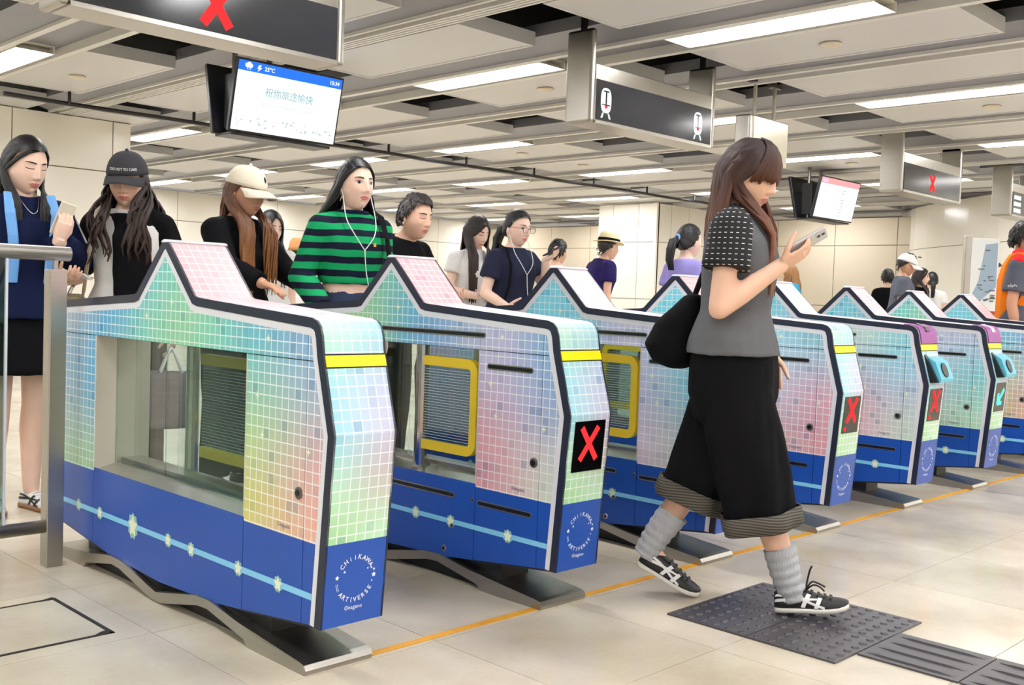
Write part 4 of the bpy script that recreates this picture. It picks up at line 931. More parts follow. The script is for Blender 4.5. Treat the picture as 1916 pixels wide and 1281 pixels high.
def shoe(parent, M, upper, sole, L=.245, name='shoe', stripes=None, lace=None, heel_open=True):
    ts = [0, .05, .16, .3, .45, .6, .74, .87, .95, 1.0]; hw = [.020, .030, .034, .034, .038, .044, .046, .041, .031, .014]; tp = [.062, .074, .078, .078, .070, .056, .046, .039, .032, .024]
    sp = [0, 0, 0, 0, 0, 0, .001, .004, .008, .012]
    def prof(i, g=0.0, n=15):
        y = -ts[i]*L; r = []
        for k in range(n):
            a = math.pi*k/(n-1); c, s = math.cos(a), math.sin(a); r.append(Vector(((hw[i]+g)*math.copysign(abs(c)**.75, c), y, .012+sp[i]+(tp[i]-.012+g)*abs(s)**.8)))
        return r
    mb = MB(); mb.smooth = True; mb.loft([[M @ p for p in prof(i)] for i in range(len(ts))]); o = mb.build(name, upper, parent)
    mb = MB(); mb.smooth = True
    def sring(i, g=.004):
        y = -ts[i]*L; h = hw[i]+g; z = sp[i]; return [M @ Vector(p) for p in ((-h, y, z+.003), (-h-.001, y, z+.017), (h+.001, y, z+.017), (h, y, z+.003), (h*.8, y, z), (-h*.8, y, z))]
    mb.loft([sring(i) for i in range(len(ts))]); mb.build('sole', sole, o)
    def surf(t, f, sgn, g=.0015):
        x = t*(len(ts)-1); i = min(int(x), len(ts)-2); u = x-i; a = prof(i, g, 31); b = prof(i+1, g, 31); k = f*15; j = int(k); v = k-j; j2 = min(j+1, 15)
        p = (a[j]*(1-v)+a[j2]*v)*(1-u)+(b[j]*(1-v)+b[j2]*v)*u; p.x *= sgn; return M @ p
    if stripes:
        for sgn in (1, -1):
            for path, wd in (([(.02, .26), (.25, .27), (.45, .36), (.58, .55)], .055), ([(.04, .50), (.25, .43), (.42, .30), (.62, .10)], .055), ([(.40, .06), (.44, .35), (.47, .66)], .03), ([(.53, .06), (.56, .35), (.58, .66)], .03)):
                mb = MB(); A, B = [], []; N_ = 10
                for k in range(N_+1):
                    x = k/N_*(len(path)-1); i = min(int(x), len(path)-2); u = x-i; t = path[i][0]*(1-u)+path[i+1][0]*u; f = path[i][1]*(1-u)+path[i+1][1]*u
                    if abs(path[-1][0]-path[0][0]) > .3: A.append(surf(t, f-wd, sgn, .002)); B.append(surf(t, f+wd, sgn, .002))
                    else: A.append(surf(t-wd*.7, f, sgn, .0026)); B.append(surf(t+wd*.7, f, sgn, .0026))
                n = len(A); mb.add(A+B, [(i, i+1, n+i+1, n+i) for i in range(n-1)]); mb.build('stripe', stripes, o)
    if lace:
        for k in range(5):
            t = .42+.065*k; MB().tube([surf(t, .72, 1, .004), surf(t+.02, 1.0, 1, .006), surf(t, .72, -1, .004)], .0028, 6).build('lace', lace, o)
    return o
def phone(label, M, back=(235, 235, 238), cams=0, name='phone', screen=(20, 22, 28), group=None):
    r = empty(name, M.to_translation(), 0, label, 'phone', group); r.matrix_world = M
    rbox('case', (-.036, -.0045, -.074), (.036, .0045, .074), .004, mat('case_%d_%d_%d' % back, back, .3), r); MB().box((-.033, -.0053, -.071), (.033, -.0045, .071)).build('screen', mat('scr_%d' % screen[0], screen, .08), r)
    if cams:
        b = rbox('camera_bump', (.002, .0045, .036), (.032, .0065, .068), .002, mat('case_%d_%d_%d' % back, back, .3), r)
        for x, z in ((.010, .060), (.010, .044), (.024, .052))[:cams]: MB().tube([(x, .006, z), (x, .0082, z)], .0062, 12).build('lens', BLACK, b)
    return r
SHOE_W = mat('shoe_white', (225, 225, 222), .5); SHOE_K = mat('shoe_black', (22, 22, 24), .5); SOLE_W = mat('sole_white', (222, 218, 208), .6)
def person(label, loc, phi, H=1.62, lean=0.0, head=(0, 0, 0), arms=None, legs=None, top=None, bottom=None, skin=None, hair=None, hair_m=None, eyes='open', shoes=(SHOE_K, SOLE_W), wide=1.0, vox=.011, detail=True, hs=1.06, head_shift=(0, 0, 0), group='people at the ticket gates', extras=None, twist=0.0, shoe_kw=None, face=True, sock=None):
    F = -VF*math.cos(math.radians(phi))+VR*math.sin(math.radians(phi)); rz = math.atan2(F.x, -F.y); S = H/1.615
    root = empty('person', loc, rz, label, 'person', group); root.scale = (S, S, S); RW = Matrix.Translation(loc) @ Matrix.Rotation(rz, 4, 'Z') @ Matrix.Scale(S, 4)
    La = math.radians(lean)
    def T(p):
        p = Vector(p); t = max(0, min(1, (p.z-.86)/.2)); t = t*t*(3-2*t); a = La*t; y, z = p.y, p.z-.93
        return Vector((p.x, y*math.cos(a)-z*math.sin(a), .93+y*math.sin(a)+z*math.cos(a)))
    wx = wide
    RG = [(.80, .150, .118, .0), (.86, .166, .122, .004), (.93, .158, .115, .006), (1.02, .128, .098, .004), (1.10, .132, .102, .0), (1.19, .140, .110, -.008), (1.26, .143, .100, -.002), (1.31, .120, .078, .008), (1.345, .082, .062, .014), (1.378, .056, .052, .012)]
    def torso(mb, g=0.0, z0=.80, z1=1.378, top_g=None):
        rs = []; zs = [z0]+[r[0] for r in RG if z0 < r[0] < z1]+[z1]
        for z in zs:
            v = [np.interp(z, [r[0] for r in RG], [r[k] for r in RG]) for k in (1, 2, 3)]; hf = .020*max(0, min(1, (1.02-z)/.14)) if g else 0; rs.append(ell((0, v[2], z), v[0]*wx+g+hf, v[1]+g+hf, 24, T))
        mb.loft(rs)
    hc = T((0, -.014, 1.494))+Vector(head_shift); Mh = Matrix.Translation(hc) @ Matrix.Rotation(math.radians(head[1]), 4, 'Z') @ Matrix.Rotation(math.radians(head[0])+La*.55, 4, 'X') @ Matrix.Rotation(math.radians(head[2]), 4, 'Y') @ Matrix.Scale(hs, 4)
    bd = MB(); torso(bd)
    nb = T((0, .012, 1.345)); bd.tube([nb, nb.lerp(hc+Vector((0, .02, -.06)), .5), hc+Vector((0, .012, -.045))], [.056, .049, .050], 16)
    A = {}; tp = top or {}; bt = bottom or {}
    parts_hand = []
    for sd, sg in (('L', 1), ('R', -1)):
        sh = T((sg*.150*wx, .014, 1.288)); spec = (arms or {}).get(sd)
        if spec is None: el = sh+Vector((sg*.035, .03, -.262)); wr = el+Vector((sg*-.004, -.045, -.225)); spec = dict(el=el, wr=wr, d=(0, -.22, -1), n=(-sg, 0, -.05), curl=.35)
        else: spec = dict(spec); spec['el'] = Vector(spec['el']); spec['wr'] = Vector(spec['wr'])
        if 'sh' in spec: sh = Vector(spec['sh'])
        spec['sh'] = sh; A[sd] = spec; el, wr = spec['el'], spec['wr']
        bd.capsule(T((sg*.055, .012, 1.318)), sh, .052, .046); bd.capsule(sh, el, .046, .037); bd.capsule(el, el.lerp(wr, .35), .037, .038); bd.capsule(el.lerp(wr, .35), wr, .038, .0255)
        hb = MB(); hand_mb(hb, wr, spec.get('d', (0, 0, -1)), spec.get('n', (-sg, 0, 0)), spec.get('th', -sg), spec.get('curl', .42), spec.get('tc', .35), spec.get('hsc', .92), 0, spec.get('to', .32)); hb.tube([el.lerp(wr, .72), wr, wr+Vector(spec.get('d', (0, 0, -1))).normalized()*.01], [.030, .0262, .024], 12)
        parts_hand.append(remesh(hb, .0036 if detail else .007, 2, .4))
    LG = {}
    for sd, sg in (('L', 1), ('R', -1)):
        hp = Vector((sg*.078*wx, .0, .84)); sp = (legs or {}).get(sd) or dict(kn=(sg*.092, -.012, .47), an=(sg*.092, .015, .085), fd=(sg*.18, -1, 0)); sp = {k: Vector(v) if k in ('kn', 'an', 'fd') else v for k, v in sp.items()}; sp['hp'] = hp; LG[sd] = sp
        kn, an = sp['kn'], sp['an']; bd.capsule(hp, kn, .074, .054); cf = kn.lerp(an, .3)+Vector((0, .012, 0)); bd.capsule(kn, cf, .054, .056); bd.capsule(cf, an, .055, .036); fd = sp['fd'].normalized(); bd.capsule(an+Vector((0, 0, -.02)), an+fd*.07+Vector((0, 0, -.048)), .026, .018)
    body = remesh(bd, vox if detail else .016, 3)
    hv, hf, hm = (HV, HF, HM) if detail else (HV2, HF2, HM2)
    hp_ = [Mh @ Vector(p) for p in hv]
    er = MB()
    for sg in (1, -1):
        M_ = Mh @ Matrix.Translation((sg*.0735, .010, -.006)) @ Matrix.Rotation(sg*.35, 4, 'Z') @ Matrix.Rotation(-.2, 4, 'X'); k = len(er.v); er.ball((0, 0, 0), (.008, .017, .030), 14, 10); er.v[k:] = [tuple(M_ @ Vector(p)) for p in er.v[k:]]
    me = merge_meshes([body]+parts_hand+[(hp_, hf, hm), (er.v, er.f, [0]*len(er.f))], 'body'); me.materials.append(skin); me.materials.append(LIPS)
    bo = link('body', me, root)
    if face: face_parts(root, Mh, eyes)
    # clothes
    if tp.get('m'):
        g = tp.get('g', .014); cm = MB(); torso(cm, g, tp.get('hem', .86), tp.get('neck', 1.366)); sl = tp.get('sleeve', .55)
        for sd, sg in (('L', 1), ('R', -1)):
            a = A[sd]; cm.capsule(T((sg*.05, .012, 1.312)), a['sh'], .050+g*.6, .046+g)
            if sl > 0:
                if sl <= 1: e = a['sh'].lerp(a['el'], sl); cm.tube([a['sh'], a['sh'].lerp(e, .5), e], [.047+g, .047+g*1.3, .044+g*tp.get('flare', 1.6)], 16); cm.ball(a['sh'], .047+g)
                else:
                    f = sl-1; w_ = a['el'].lerp(a['wr'], f); cm.ball(a['sh'], .047+g); cm.capsule(a['sh'], a['el'], .047+g, .040+g); cm.tube([a['el'], a['el'].lerp(w_, .5), w_], [.040+g, .038+g, .030+g], 16); cm.ball(a['el'], .040+g)
        if tp.get('hood'): c_ = T((0, .075, 1.335)); cm.tube([T((-.09, -.03, 1.365)), T((-.085, .07, 1.36)), T((0, .105, 1.35)), T((.085, .07, 1.36)), T((.09, -.03, 1.365))], [.024, .04, .046, .04, .024], 12)
        me = remesh(cm, .0085 if detail else .014, 3); wrinkle(me, tp.get('wr', .0045), (13, 13, 7), len(label)); link(tp.get('name', 'shirt'), me, root, tp['m'])
    if tp.get('collar'):
        q = [T(p) for p in ell((0, .010, 1.366), .062+tp.get('g', .014)*.5, .058+tp.get('g', .014)*.5, 24)]; MB().tube(q+[q[0]], .011, 8).build('collar', tp['collar'], root)
    if bt.get('m'):
        g = bt.get('g', .016); cm = MB(); kd = bt.get('kind', 'trousers')
        if kd == 'skirt':
            cm.loft([ell((0, .004, z), rx, ry, 24) for z, rx, ry in ((bt.get('end', .52), .22, .19), (.70, .20, .165), (.84, .184, .142), (.93, .17, .125), (1.0, .142, .11))])
        else:
            cm.loft([ell((0, .004, z), rx*wx+q, ry+q, 24) for z, rx, ry, q in ((.76, .145, .11, g), (.82, .164, .120, .012), (.88, .164, .120, .007), (.93, .158, .115, .005), (1.0, .134, .10, .004))]); end = bt.get('end', .075)
            for sd in ('L', 'R'):
                l = LG[sd]; r1, r2, r3 = bt.get('r', (.094, .072, .062))
                if end > .4: q = l['hp'].lerp(l['kn'], (.86-end)/.39); cm.tube([l['hp'], l['hp'].lerp(q, .5), q], [r1+g, r1+g, r1+g*.6], 18)
                else: q = l['kn'].lerp(l['an'], (.47-end)/.385); cm.tube([l['hp'], l['hp'].lerp(l['kn'], .5), l['kn'], l['kn'].lerp(q, .5), q], [r1+g*.5, (r1+r2)/2+g, r2+g, (r2+r3)/2+g, r3+g], 18)
        me = remesh(cm, .013 if detail else .018, 3); wrinkle(me, .004, (11, 11, 6), 3); link(kd, me, root, bt['m'])
    for sd in ('L', 'R'):
        l = LG[sd]; fd = l['fd'].normalized(); M = l.get('M')
        if M is None:
            f2 = Vector((fd.x, fd.y, 0)).normalized(); x = Vector((-f2.y, f2.x, 0)); o = l['an']-f2*.055; o.z = l.get('z', 0); M = Matrix(((x.x, -f2.x, 0, o.x), (x.y, -f2.y, 0, o.y), (0, 0, 1, o.z), (0, 0, 0, 1)))
        so = shoe(root, M, shoes[0], shoes[1], **(shoe_kw or {}))
    if hair:
        Hh = Hair(); hair(Hh, Mh, T); Hh.build('hair', hair_m, root)
    if extras: extras(root, RW, Mh, T, A, LG)
    return root, RW, Mh, A
def cap_hat(root, Mh, m, brim_m, text=None, badge=None, tilt=0.0):
    """baseball cap: dome, brim, button"""
    Mc = Mh @ Matrix.Rotation(math.radians(tilt), 4, 'X'); mb = MB(); mb.smooth = True; rings = []
    for j in range(11):
        e = math.radians(8+80*j/10); rings.append([Mc @ Vector((.0875*math.cos(e)**.8*math.sin(a), .004-.107*math.cos(e)**.8*math.cos(a), .030+.112*math.sin(e)-.014)) for a in [2*math.pi*k/28 for k in range(28)]])
    mb.loft(rings); c = mb.build('cap', m, root); mb = MB(); mb.smooth = True; up = []; 
    for j in range(6):
        t = j/5; row = []
        for k in range(15):
            a = math.radians(-72+144*k/14); r = 1+.0*t; x = .0865*math.sin(a); y = .004-.106*math.cos(a); ext = .072*t*math.cos(a*.85)**.8; row.append(Vector((x*(1+.03*t), y-ext, .030-.020*t*t-.022*(x/.0865)**2*(.4+.8*t))))
        up.append(row)
    vs = [Mc @ p for r in up for p in r]+[Mc @ (p+Vector((0, 0, -.004))) for r in up for p in r]; n = 15; m_ = 6*n; fs = []
    for j in range(5):
        for k in range(14): fs += [(j*n+k, j*n+k+1, (j+1)*n+k+1, (j+1)*n+k), (m_+j*n+k, m_+(j+1)*n+k, m_+(j+1)*n+k+1, m_+j*n+k+1)]
    for k in range(14): fs.append((5*n+k, 5*n+k+1, m_+5*n+k+1, m_+5*n+k))
    for j in range(5): fs += [(j*n, (j+1)*n, m_+(j+1)*n, m_+j*n), (j*n+14, m_+j*n+14, m_+(j+1)*n+14, (j+1)*n+14)]
    mb.add(vs, fs); mb.build('brim', brim_m, c); MB().ball(Mc @ Vector((0, .004, .130)), .009, 10, 6).build('button', m, c)
    def on_dome(x, z):
        a = x/.095; e = math.radians(8+z); return Mc @ Vector((.0892*math.cos(e)**.8*math.sin(a), .004-.1090*math.cos(e)**.8*math.cos(a), .030+.113*math.sin(e)-.014))
    if text:
        vs, fs, w = text_geo(text[0], text[1], 0, .01); mb = MB(); mb.add([on_dome(v.x-w/2, 11+v.y*560) for v in vs], fs); mb.build('cap_lettering', text[2], c)
    if badge:
        mb = MB(); mb.add([on_dome(.011*math.cos(a)+badge[1], 26+8*math.sin(a)) for a in [2*math.pi*k/14 for k in range(14)]], [tuple(range(14))]); mb.build('badge', badge[0], c)
    return c
def wire(parent, pts, r, m, name, n=6):
    P = [Vector(p) for p in pts]; out = []
    for i in range(len(P)-1):
        p0, p1, p2, p3 = P[max(i-1, 0)], P[i], P[i+1], P[min(i+2, len(P)-1)]
        for k in range(6):
            t = k/6; out.append(.5*((2*p1)+(p2-p0)*t+(2*p0-5*p1+4*p2-p3)*t*t+(3*p1-p0-3*p2+p3)*t**3))
    out.append(P[-1]); return smooth(MB().tube(out, r, n).build(name, m, parent))
# ------------------------------------------------------------------ the crowd
SK_A = skin_mat('skin_fair', (240, 204, 184)); SK_B = skin_mat('skin_warm', (232, 188, 162)); SK_C = skin_mat('skin_tan', (208, 158, 128))
HR_K = hair_mat('hair_black', (11, 9, 9), (26, 20, 18), .45); HR_B = hair_mat('hair_dark_brown', (32, 18, 14), (66, 38, 28), .45); HR_W = hair_mat('hair_red_brown', (44, 17, 13), (172, 98, 52), .52); HR_O = hair_mat('hair_orange_brown', (86, 50, 30), (186, 120, 62)); HR_S = hair_mat('hair_greying', (40, 32, 32), (104, 88, 84)); HR_T = hair_mat('hair_tan', (172, 122, 74), (196, 148, 100))
def cloth(name, rgb, var=.08): return mat(name, rgb, .88, spec=.12 if sum(rgb) < 130 else .2, var=var, vscale=14, bump=.25, bscale=220)
CL_BK = cloth('cloth_black', (17, 17, 20)); CL_NV = cloth('cloth_navy', (36, 40, 62)); CL_GR = cloth('cloth_grey', (98, 99, 102)); CL_WH = cloth('cloth_white', (232, 230, 226)); CL_JK = cloth('cloth_jacket_navy', (22, 30, 62)); CL_PU = cloth('cloth_indigo', (42, 32, 92)); CL_LV = cloth('cloth_lavender', (150, 140, 205)); CL_TQ = cloth('cloth_turquoise', (40, 160, 205)); CL_PG = cloth('cloth_slate', (92, 96, 108)); CL_OR = cloth('cloth_orange', (240, 130, 30)); CL_RD = cloth('cloth_red', (225, 40, 44)); CL_DN = cloth('cloth_denim', (52, 62, 88)); CL_BE = cloth('cloth_beige', (206, 192, 168))
def striped(name, a, b, pitch, off=0.0, duty=.5, tilt=0.0):
    m = bpy.data.materials.new(name); m.use_nodes = True; N, L = nodes_of(m); p = N['Principled BSDF']; p.inputs['Roughness'].default_value = .85; p.inputs['Specular IOR Level'].default_value = .2
    tc = N.new('ShaderNodeTexCoord'); sp = N.new('ShaderNodeSeparateXYZ'); L.new(tc.outputs['Object'], sp.inputs[0]); q = N.new('ShaderNodeMath'); q.operation = 'MULTIPLY_ADD'; q.inputs[1].default_value = 1/pitch; q.inputs[2].default_value = off; L.new(sp.outputs[2], q.inputs[0])
    nz = N.new('ShaderNodeTexNoise'); nz.inputs['Scale'].default_value = 6; L.new(tc.outputs['Object'], nz.inputs[0]); ad = N.new('ShaderNodeMath'); ad.operation = 'MULTIPLY_ADD'; ad.inputs[1].default_value = .35; L.new(nz.outputs[0], ad.inputs[0]); L.new(q.outputs[0], ad.inputs[2])
    fr = N.new('ShaderNodeMath'); fr.operation = 'FRACT'; L.new(ad.outputs[0], fr.inputs[0]); lt = N.new('ShaderNodeMath'); lt.operation = 'LESS_THAN'; lt.inputs[1].default_value = duty; L.new(fr.outputs[0], lt.inputs[0])
    mx = N.new('ShaderNodeMix'); mx.data_type = 'RGBA'; mx.inputs['A'].default_value = lin(a); mx.inputs['B'].default_value = lin(b); L.new(lt.outputs[0], mx.inputs['Factor']); L.new(mx.outputs['Result'], p.inputs['Base Color']); return m
CL_ST = striped('cloth_green_stripes', (20, 24, 44), (22, 158, 96), .062, .2, .5)
def dotted():
    m = bpy.data.materials.new('cloth_black_dashes'); m.use_nodes = True; N, L = nodes_of(m); p = N['Principled BSDF']; p.inputs['Roughness'].default_value = .85; tc = N.new('ShaderNodeTexCoord'); sp = N.new('ShaderNodeSeparateXYZ'); L.new(tc.outputs['Object'], sp.inputs[0]); ms = []
    for ax, k, d in ((2, 1/.0175, .13), (1, 1/.019, .45)):
        q = N.new('ShaderNodeMath'); q.operation = 'MULTIPLY'; q.inputs[1].default_value = k; L.new(sp.outputs[ax], q.inputs[0]); fr = N.new('ShaderNodeMath'); fr.operation = 'FRACT'; L.new(q.outputs[0], fr.inputs[0]); lt = N.new('ShaderNodeMath'); lt.operation = 'LESS_THAN'; lt.inputs[1].default_value = d; L.new(fr.outputs[0], lt.inputs[0]); ms.append(lt)
    mu = N.new('ShaderNodeMath'); mu.operation = 'MULTIPLY'; L.new(ms[0].outputs[0], mu.inputs[0]); L.new(ms[1].outputs[0], mu.inputs[1]); mx = N.new('ShaderNodeMix'); mx.data_type = 'RGBA'; mx.inputs['A'].default_value = lin((20, 20, 22)); mx.inputs['B'].default_value = lin((225, 225, 225)); L.new(mu.outputs[0], mx.inputs['Factor']); L.new(mx.outputs['Result'], p.inputs['Base Color']); return m
CL_DOT = dotted(); CL_CUFF = striped('cloth_cuff_stripes', (104, 100, 90), (66, 63, 58), .0095, 0, .45)
CORD_W = mat('cord_white', (232, 232, 234), .4)
def std_cap(H, Mh): H.cap(Mh, CAPKEEP, 1.05, .007)
def palm_phone(label, RW, A, sd, d, n, fwd=.085, lift=.022, **kw):
    """phone resting in the palm of hand sd; d long axis, n direction its screen faces (person axes)"""
    z = Vector(d).normalized(); y = -(Vector(n)-z*z.dot(Vector(n))).normalized(); x = y.cross(z); p = Vector(A[sd]['wr'])+z*fwd-y*lift
    R3 = RW.to_3x3().normalized(); M3 = R3 @ Matrix((x, y, z)).transposed(); M = M3.to_4x4(); M.translation = RW @ p; return phone(label, M, **kw)
# --- woman walking out, in front of the gates
ARM_D = Vector((.10, -.80, .50)); ARM_N = Vector((.40, .55, .80))
def walker_extras(root, RW, Mh, T, A, LG):
    # raglan sleeves
    for sd, sg in (('L', 1), ('R', -1)):
        a = A[sd]; cm = MB(); e = a['sh'].lerp(a['el'], .50); cm.capsule(Vector((sg*.055, .014, 1.325)), a['sh'], .064, .072); cm.tube([a['sh'], a['sh'].lerp(e, .5), e], [.072, .077, .084], 18); cm.capsule(Vector((sg*.085, .015, 1.28)), Vector((sg*.115, .015, 1.20)), .075, .055); me = remesh(cm, .008, 3); wrinkle(me, .004, (14, 14, 8), 5); link('sleeve', me, root, CL_DOT)
    # culottes with turned up cuffs
    cm = MB(); cm.loft([ell((0, y, z), rx, ry, 28) for z, rx, ry, y in ((.64, .150, .125, .0), (.74, .180, .152, .0), (.82, .184, .152, .0), (.88, .182, .146, .0), (.93, .172, .132, .004), (.965, .158, .118, .004))])
    legs = {'L': [(.080, .0, .84), (.070, .05, .62), (.055, .10, .46), (.045, .135, .36)], 'R': [(-.085, -.005, .84), (-.075, -.045, .62), (-.068, -.085, .46), (-.062, -.115, .32)]}
    for sd, P in legs.items():
        P = [Vector(p) for p in P]; rings = []
        for i, (p, r) in enumerate(zip(P, (.108, .130, .126, .118))):
            t = (P[min(i+1, 3)]-P[max(i-1, 0)]).normalized(); b = Vector((1, 0, 0)); b = (b-t*t.dot(b)).normalized(); c = t.cross(b); rings.append([p+b*(math.cos(2*math.pi*k/36)*r*.92)+c*(math.sin(2*math.pi*k/36)*r)+(b*math.cos(2*math.pi*k/36)+c*math.sin(2*math.pi*k/36))*(.004*i*math.sin(5*2*math.pi*k/36+i*.3)) for k in range(36)])
        cm.loft(rings)
        t = (P[3]-P[2]).normalized(); b = Vector((1, 0, 0)); b = (b-t*t.dot(b)).normalized(); c = t.cross(b); cf = MB(); cf.smooth = True
        def ring(s, g): return [P[3]+t*s+(b*math.cos(2*math.pi*k/40)*.92+c*math.sin(2*math.pi*k/40))*(.124+g+.011*math.sin(5*2*math.pi*k/40+.9)) for k in range(40)]
        cf.loft([ring(-.030, .003), ring(-.032, .010), ring(0, .011), ring(.030, .010), ring(.033, .005), ring(.030, -.004), ring(-.01, -.004)], cap=False); cf.build('trouser_cuff', CL_CUFF, root)
    me = remesh(cm, .0085, 3); wrinkle(me, .0085, (15, 15, 2.2), 11); link('culottes', me, root, CL_BK)
    # ribbed slouch socks
    SOCK = mat('sock_grey', (186, 188, 192), .9, spec=.15, bump=.6, bscale=260, stretch=(1, 1, .08))
    for sd in ('L', 'R'):
        l = LG[sd]; kn, an = l['kn'], l['an']; d = (kn-an).normalized(); top_ = an+d*.135; low = an-d*.05; rings = []; N_ = 26
        b = Vector((1, 0, 0)); b = (b-d*d.dot(b)).normalized(); c = d.cross(b)
        for i in range(N_+1):
            t = i/N_; p = low.lerp(top_, t)+Vector((0, .006*math.sin(t*3.1), 0)); r = .043+.012*t+.0032*math.sin(t*38+(1.5 if sd == 'L' else 0))*(1-t*.6); rings.append([p+(b*math.cos(2*math.pi*k/64)+c*math.sin(2*math.pi*k/64))*(r+.0012*math.cos(16*2*math.pi*k/64*2)) for k in range(64)])
        mb = MB(); mb.smooth = True; mb.loft(rings); mb.build('sock', SOCK, root)
        # heel tab and loose lace ends
    lk = [Matrix.Identity(4)]
    M = LG['R']['M']
    for pts in ([(0, -.105, .070), (.004, -.11, .095), (.006, -.122, .135), (.004, -.130, .150)], [(0, -.105, .070), (-.012, -.13, .090), (-.016, -.15, .086), (-.014, -.165, .070)], [(0, -.105, .072), (.010, -.125, .095), (.014, -.145, .090), (.012, -.168, .078)]): wire(root, [M @ Vector(p) for p in pts], .0032, SHOE_K, 'shoelace')
    # bracelet on the far wrist
    w = A['L']['wr']; d = (A['L']['el']-w).normalized(); b = d.orthogonal().normalized(); c = d.cross(b); MB().tube([w+d*.012+(b*math.cos(k*math.pi/10)+c*math.sin(k*math.pi/10))*.0285 for k in range(21)], .0035, 6).build('bracelet', BLACK, root)
def walker_hair(H, Mh, T):
    H.cap(Mh, lambda x, y, z: z > np.interp(y, [-.09, -.06, -.02, .0, .02], [.07, .066, .02, -.05, -.11]), 1.035, .003)
    long_hair(H, Mh, 1.11, n=150, az0=86, az1=180, spread=.085, wave=.006, wn=4, w=.015, sh=(0, .01, 1.27), front_y=-.125, back_y=.105, seed=11, split=98)
    bangs(H, Mh, 24, (-64, 64), .006, .013, 5)
Ms_R = Matrix.Translation((-.060, -.180, .014)) @ Matrix.Rotation(math.radians(-6.5), 4, 'X'); Ms_L = Matrix.Translation((.03, .315, .098)) @ Matrix.Rotation(math.radians(25), 4, 'X')
wk, RWk, Mhk, Ak = person('woman with red brown hair walking while looking at her phone, black culottes and grey socks', (3.064, 1.951, 0), 72, 1.60, 0, (20, -19, 0),
    arms=dict(R=dict(el=(-.205, .035, 1.030), wr=(-.105, -.150, 1.180), d=ARM_D, n=ARM_N, curl=.42, tc=.5, to=.35), L=dict(el=(.205, .005, 1.065), wr=(.175, -.105, .870), d=(-.04, -.18, -1), n=(-1, 0, 0), curl=.35)),
    legs=dict(R=dict(kn=(-.072, -.105, .47), an=(-.06, -.228, .105), fd=(0, -1, .1), M=Ms_R), L=dict(kn=(.06, .085, .47), an=(.032, .262, .175), fd=(0, -.9, -.45), M=Ms_L)),
    top=dict(m=CL_GR, sleeve=0, hem=.875, g=.019, wr=.005), skin=SK_B, hair=walker_hair, hair_m=HR_W, eyes='down', shoes=(SHOE_K, SOLE_W), vox=.009, hs=1.07, head_shift=(0, -.004, -.006), group='people walking at the gates', extras=walker_extras, shoe_kw=dict(stripes=WHITE_P, lace=SHOE_K, L=.24))
palm_phone('silver phone in the hand of the walking woman', RWk, Ak, 'R', ARM_D, ARM_N, .105, .028, back=(206, 206, 210), cams=2, screen=(60, 62, 70))
# bag behind her
bag = empty('shoulder_bag', RWk @ Vector((.05, .205, .815)), wk.rotation_euler[2], 'black slouchy shoulder bag hanging behind the walking woman', 'bag')
bm_ = MB(); bm_.loft([ell((0, y, z), rx, ry, 22) for z, rx, ry, y in ((-.005, .05, .035, .0), (.02, .10, .075, .01), (.08, .125, .095, .02), (.15, .12, .085, .0), (.21, .09, .055, -.03), (.26, .05, .03, -.05))]); me = remesh(bm_, .008, 25); wrinkle(me, .006, (10, 10, 8), 4); link('bag_body', me, bag, CL_BK)
wire(bag, [(.0, -.05, .25), (.02, -.085, .36), (.05, -.13, .47), (.055, -.19, .545), (.05, -.25, .50)], .010, CL_BK, 'strap')
# --- people behind the gates
def n_hair(kind, **k):
    def f(H, Mh, T):
        sh = T((0, .005, 1.30)); s3 = (sh.x, sh.y, sh.z)
        if kind == 'long': std_cap(H, Mh); long_hair(H, Mh, k.get('z', 1.15), k.get('n', 70), sh=s3, **{a: b for a, b in k.items() if a in ('part', 'az0', 'az1', 'spread', 'wave', 'wn', 'w', 'split', 'seed', 'back_y', 'front_y')})
        if kind == 'short': H.cap(Mh, lambda x, y, z: z > np.interp(y, [-.09, -.06, -.02, .012, .04, .07], [.076, .070, .03, .004, -.03, -.06]), 1.06, k.get('add', .010)); short_hair(H, Mh, k.get('n', 190), k.get('L', .05), k.get('seed', 3), up=k.get('up', .05), w=k.get('w', .011), lo=k.get('lo', -25))
        if kind == 'pony':
            t = k.get('tie', (0, .105, .02)); std_cap(H, Mh); pulled_hair(H, Mh, t, 60); b = Mh @ Vector(t); q = [(b.x+o[0], b.y+o[1], b.z+o[2]) for o in k.get('tail', ((0, .03, -.01), (0, .055, -.08), (0, .055, -.16), (0, .04, -.24)))]; pony_tail(H, Mh, t, q, 16, k.get('r', .024))
        if kind == 'undercap': H.cap(Mh, lambda x, y, z: z > np.interp(y, [-.09, -.06, -.02, .012, .035, .06], [.074, .070, .035, .012, -.035, -.085]), 1.02, .002); long_hair(H, Mh, k.get('z', 1.15), k.get('n', 60), sh=s3, **{a: b for a, b in k.items() if a in ('part', 'az0', 'az1', 'spread', 'wave', 'wn', 'w', 'split', 'seed', 'back_y', 'front_y')})
        if k.get('bangs'): bangs(H, Mh, 16, (-50, 50), .03)
    return f
def earphones(ear_sides=('R',), z=1.10):
    def f(root, RW, Mh, T, A, LG):
        ear = {'R': -1, 'L': 1}
        j = T((.0, -.150, z+.09)); e = T((.01, -.150, z))
        for s in ('R', 'L'):
            p = Mh @ Vector((ear[s]*.080, -.004, -.012)); q = Mh @ Vector((ear[s]*.074, -.022, -.05)); wire(root, [p, q, T((ear[s]*.075, -.095, 1.335)), T((ear[s]*.05, -.142, 1.26)), j], .0024, CORD_W, 'earphone_cord')
            MB().ball(p, (.006, .007, .009), 8, 6).build('earbud', CORD_W, root)
        wire(root, [j, e, T((.03, -.145, z-.09)), T((.02, -.14, z-.16))], .0024, CORD_W, 'earphone_cord')
    return f
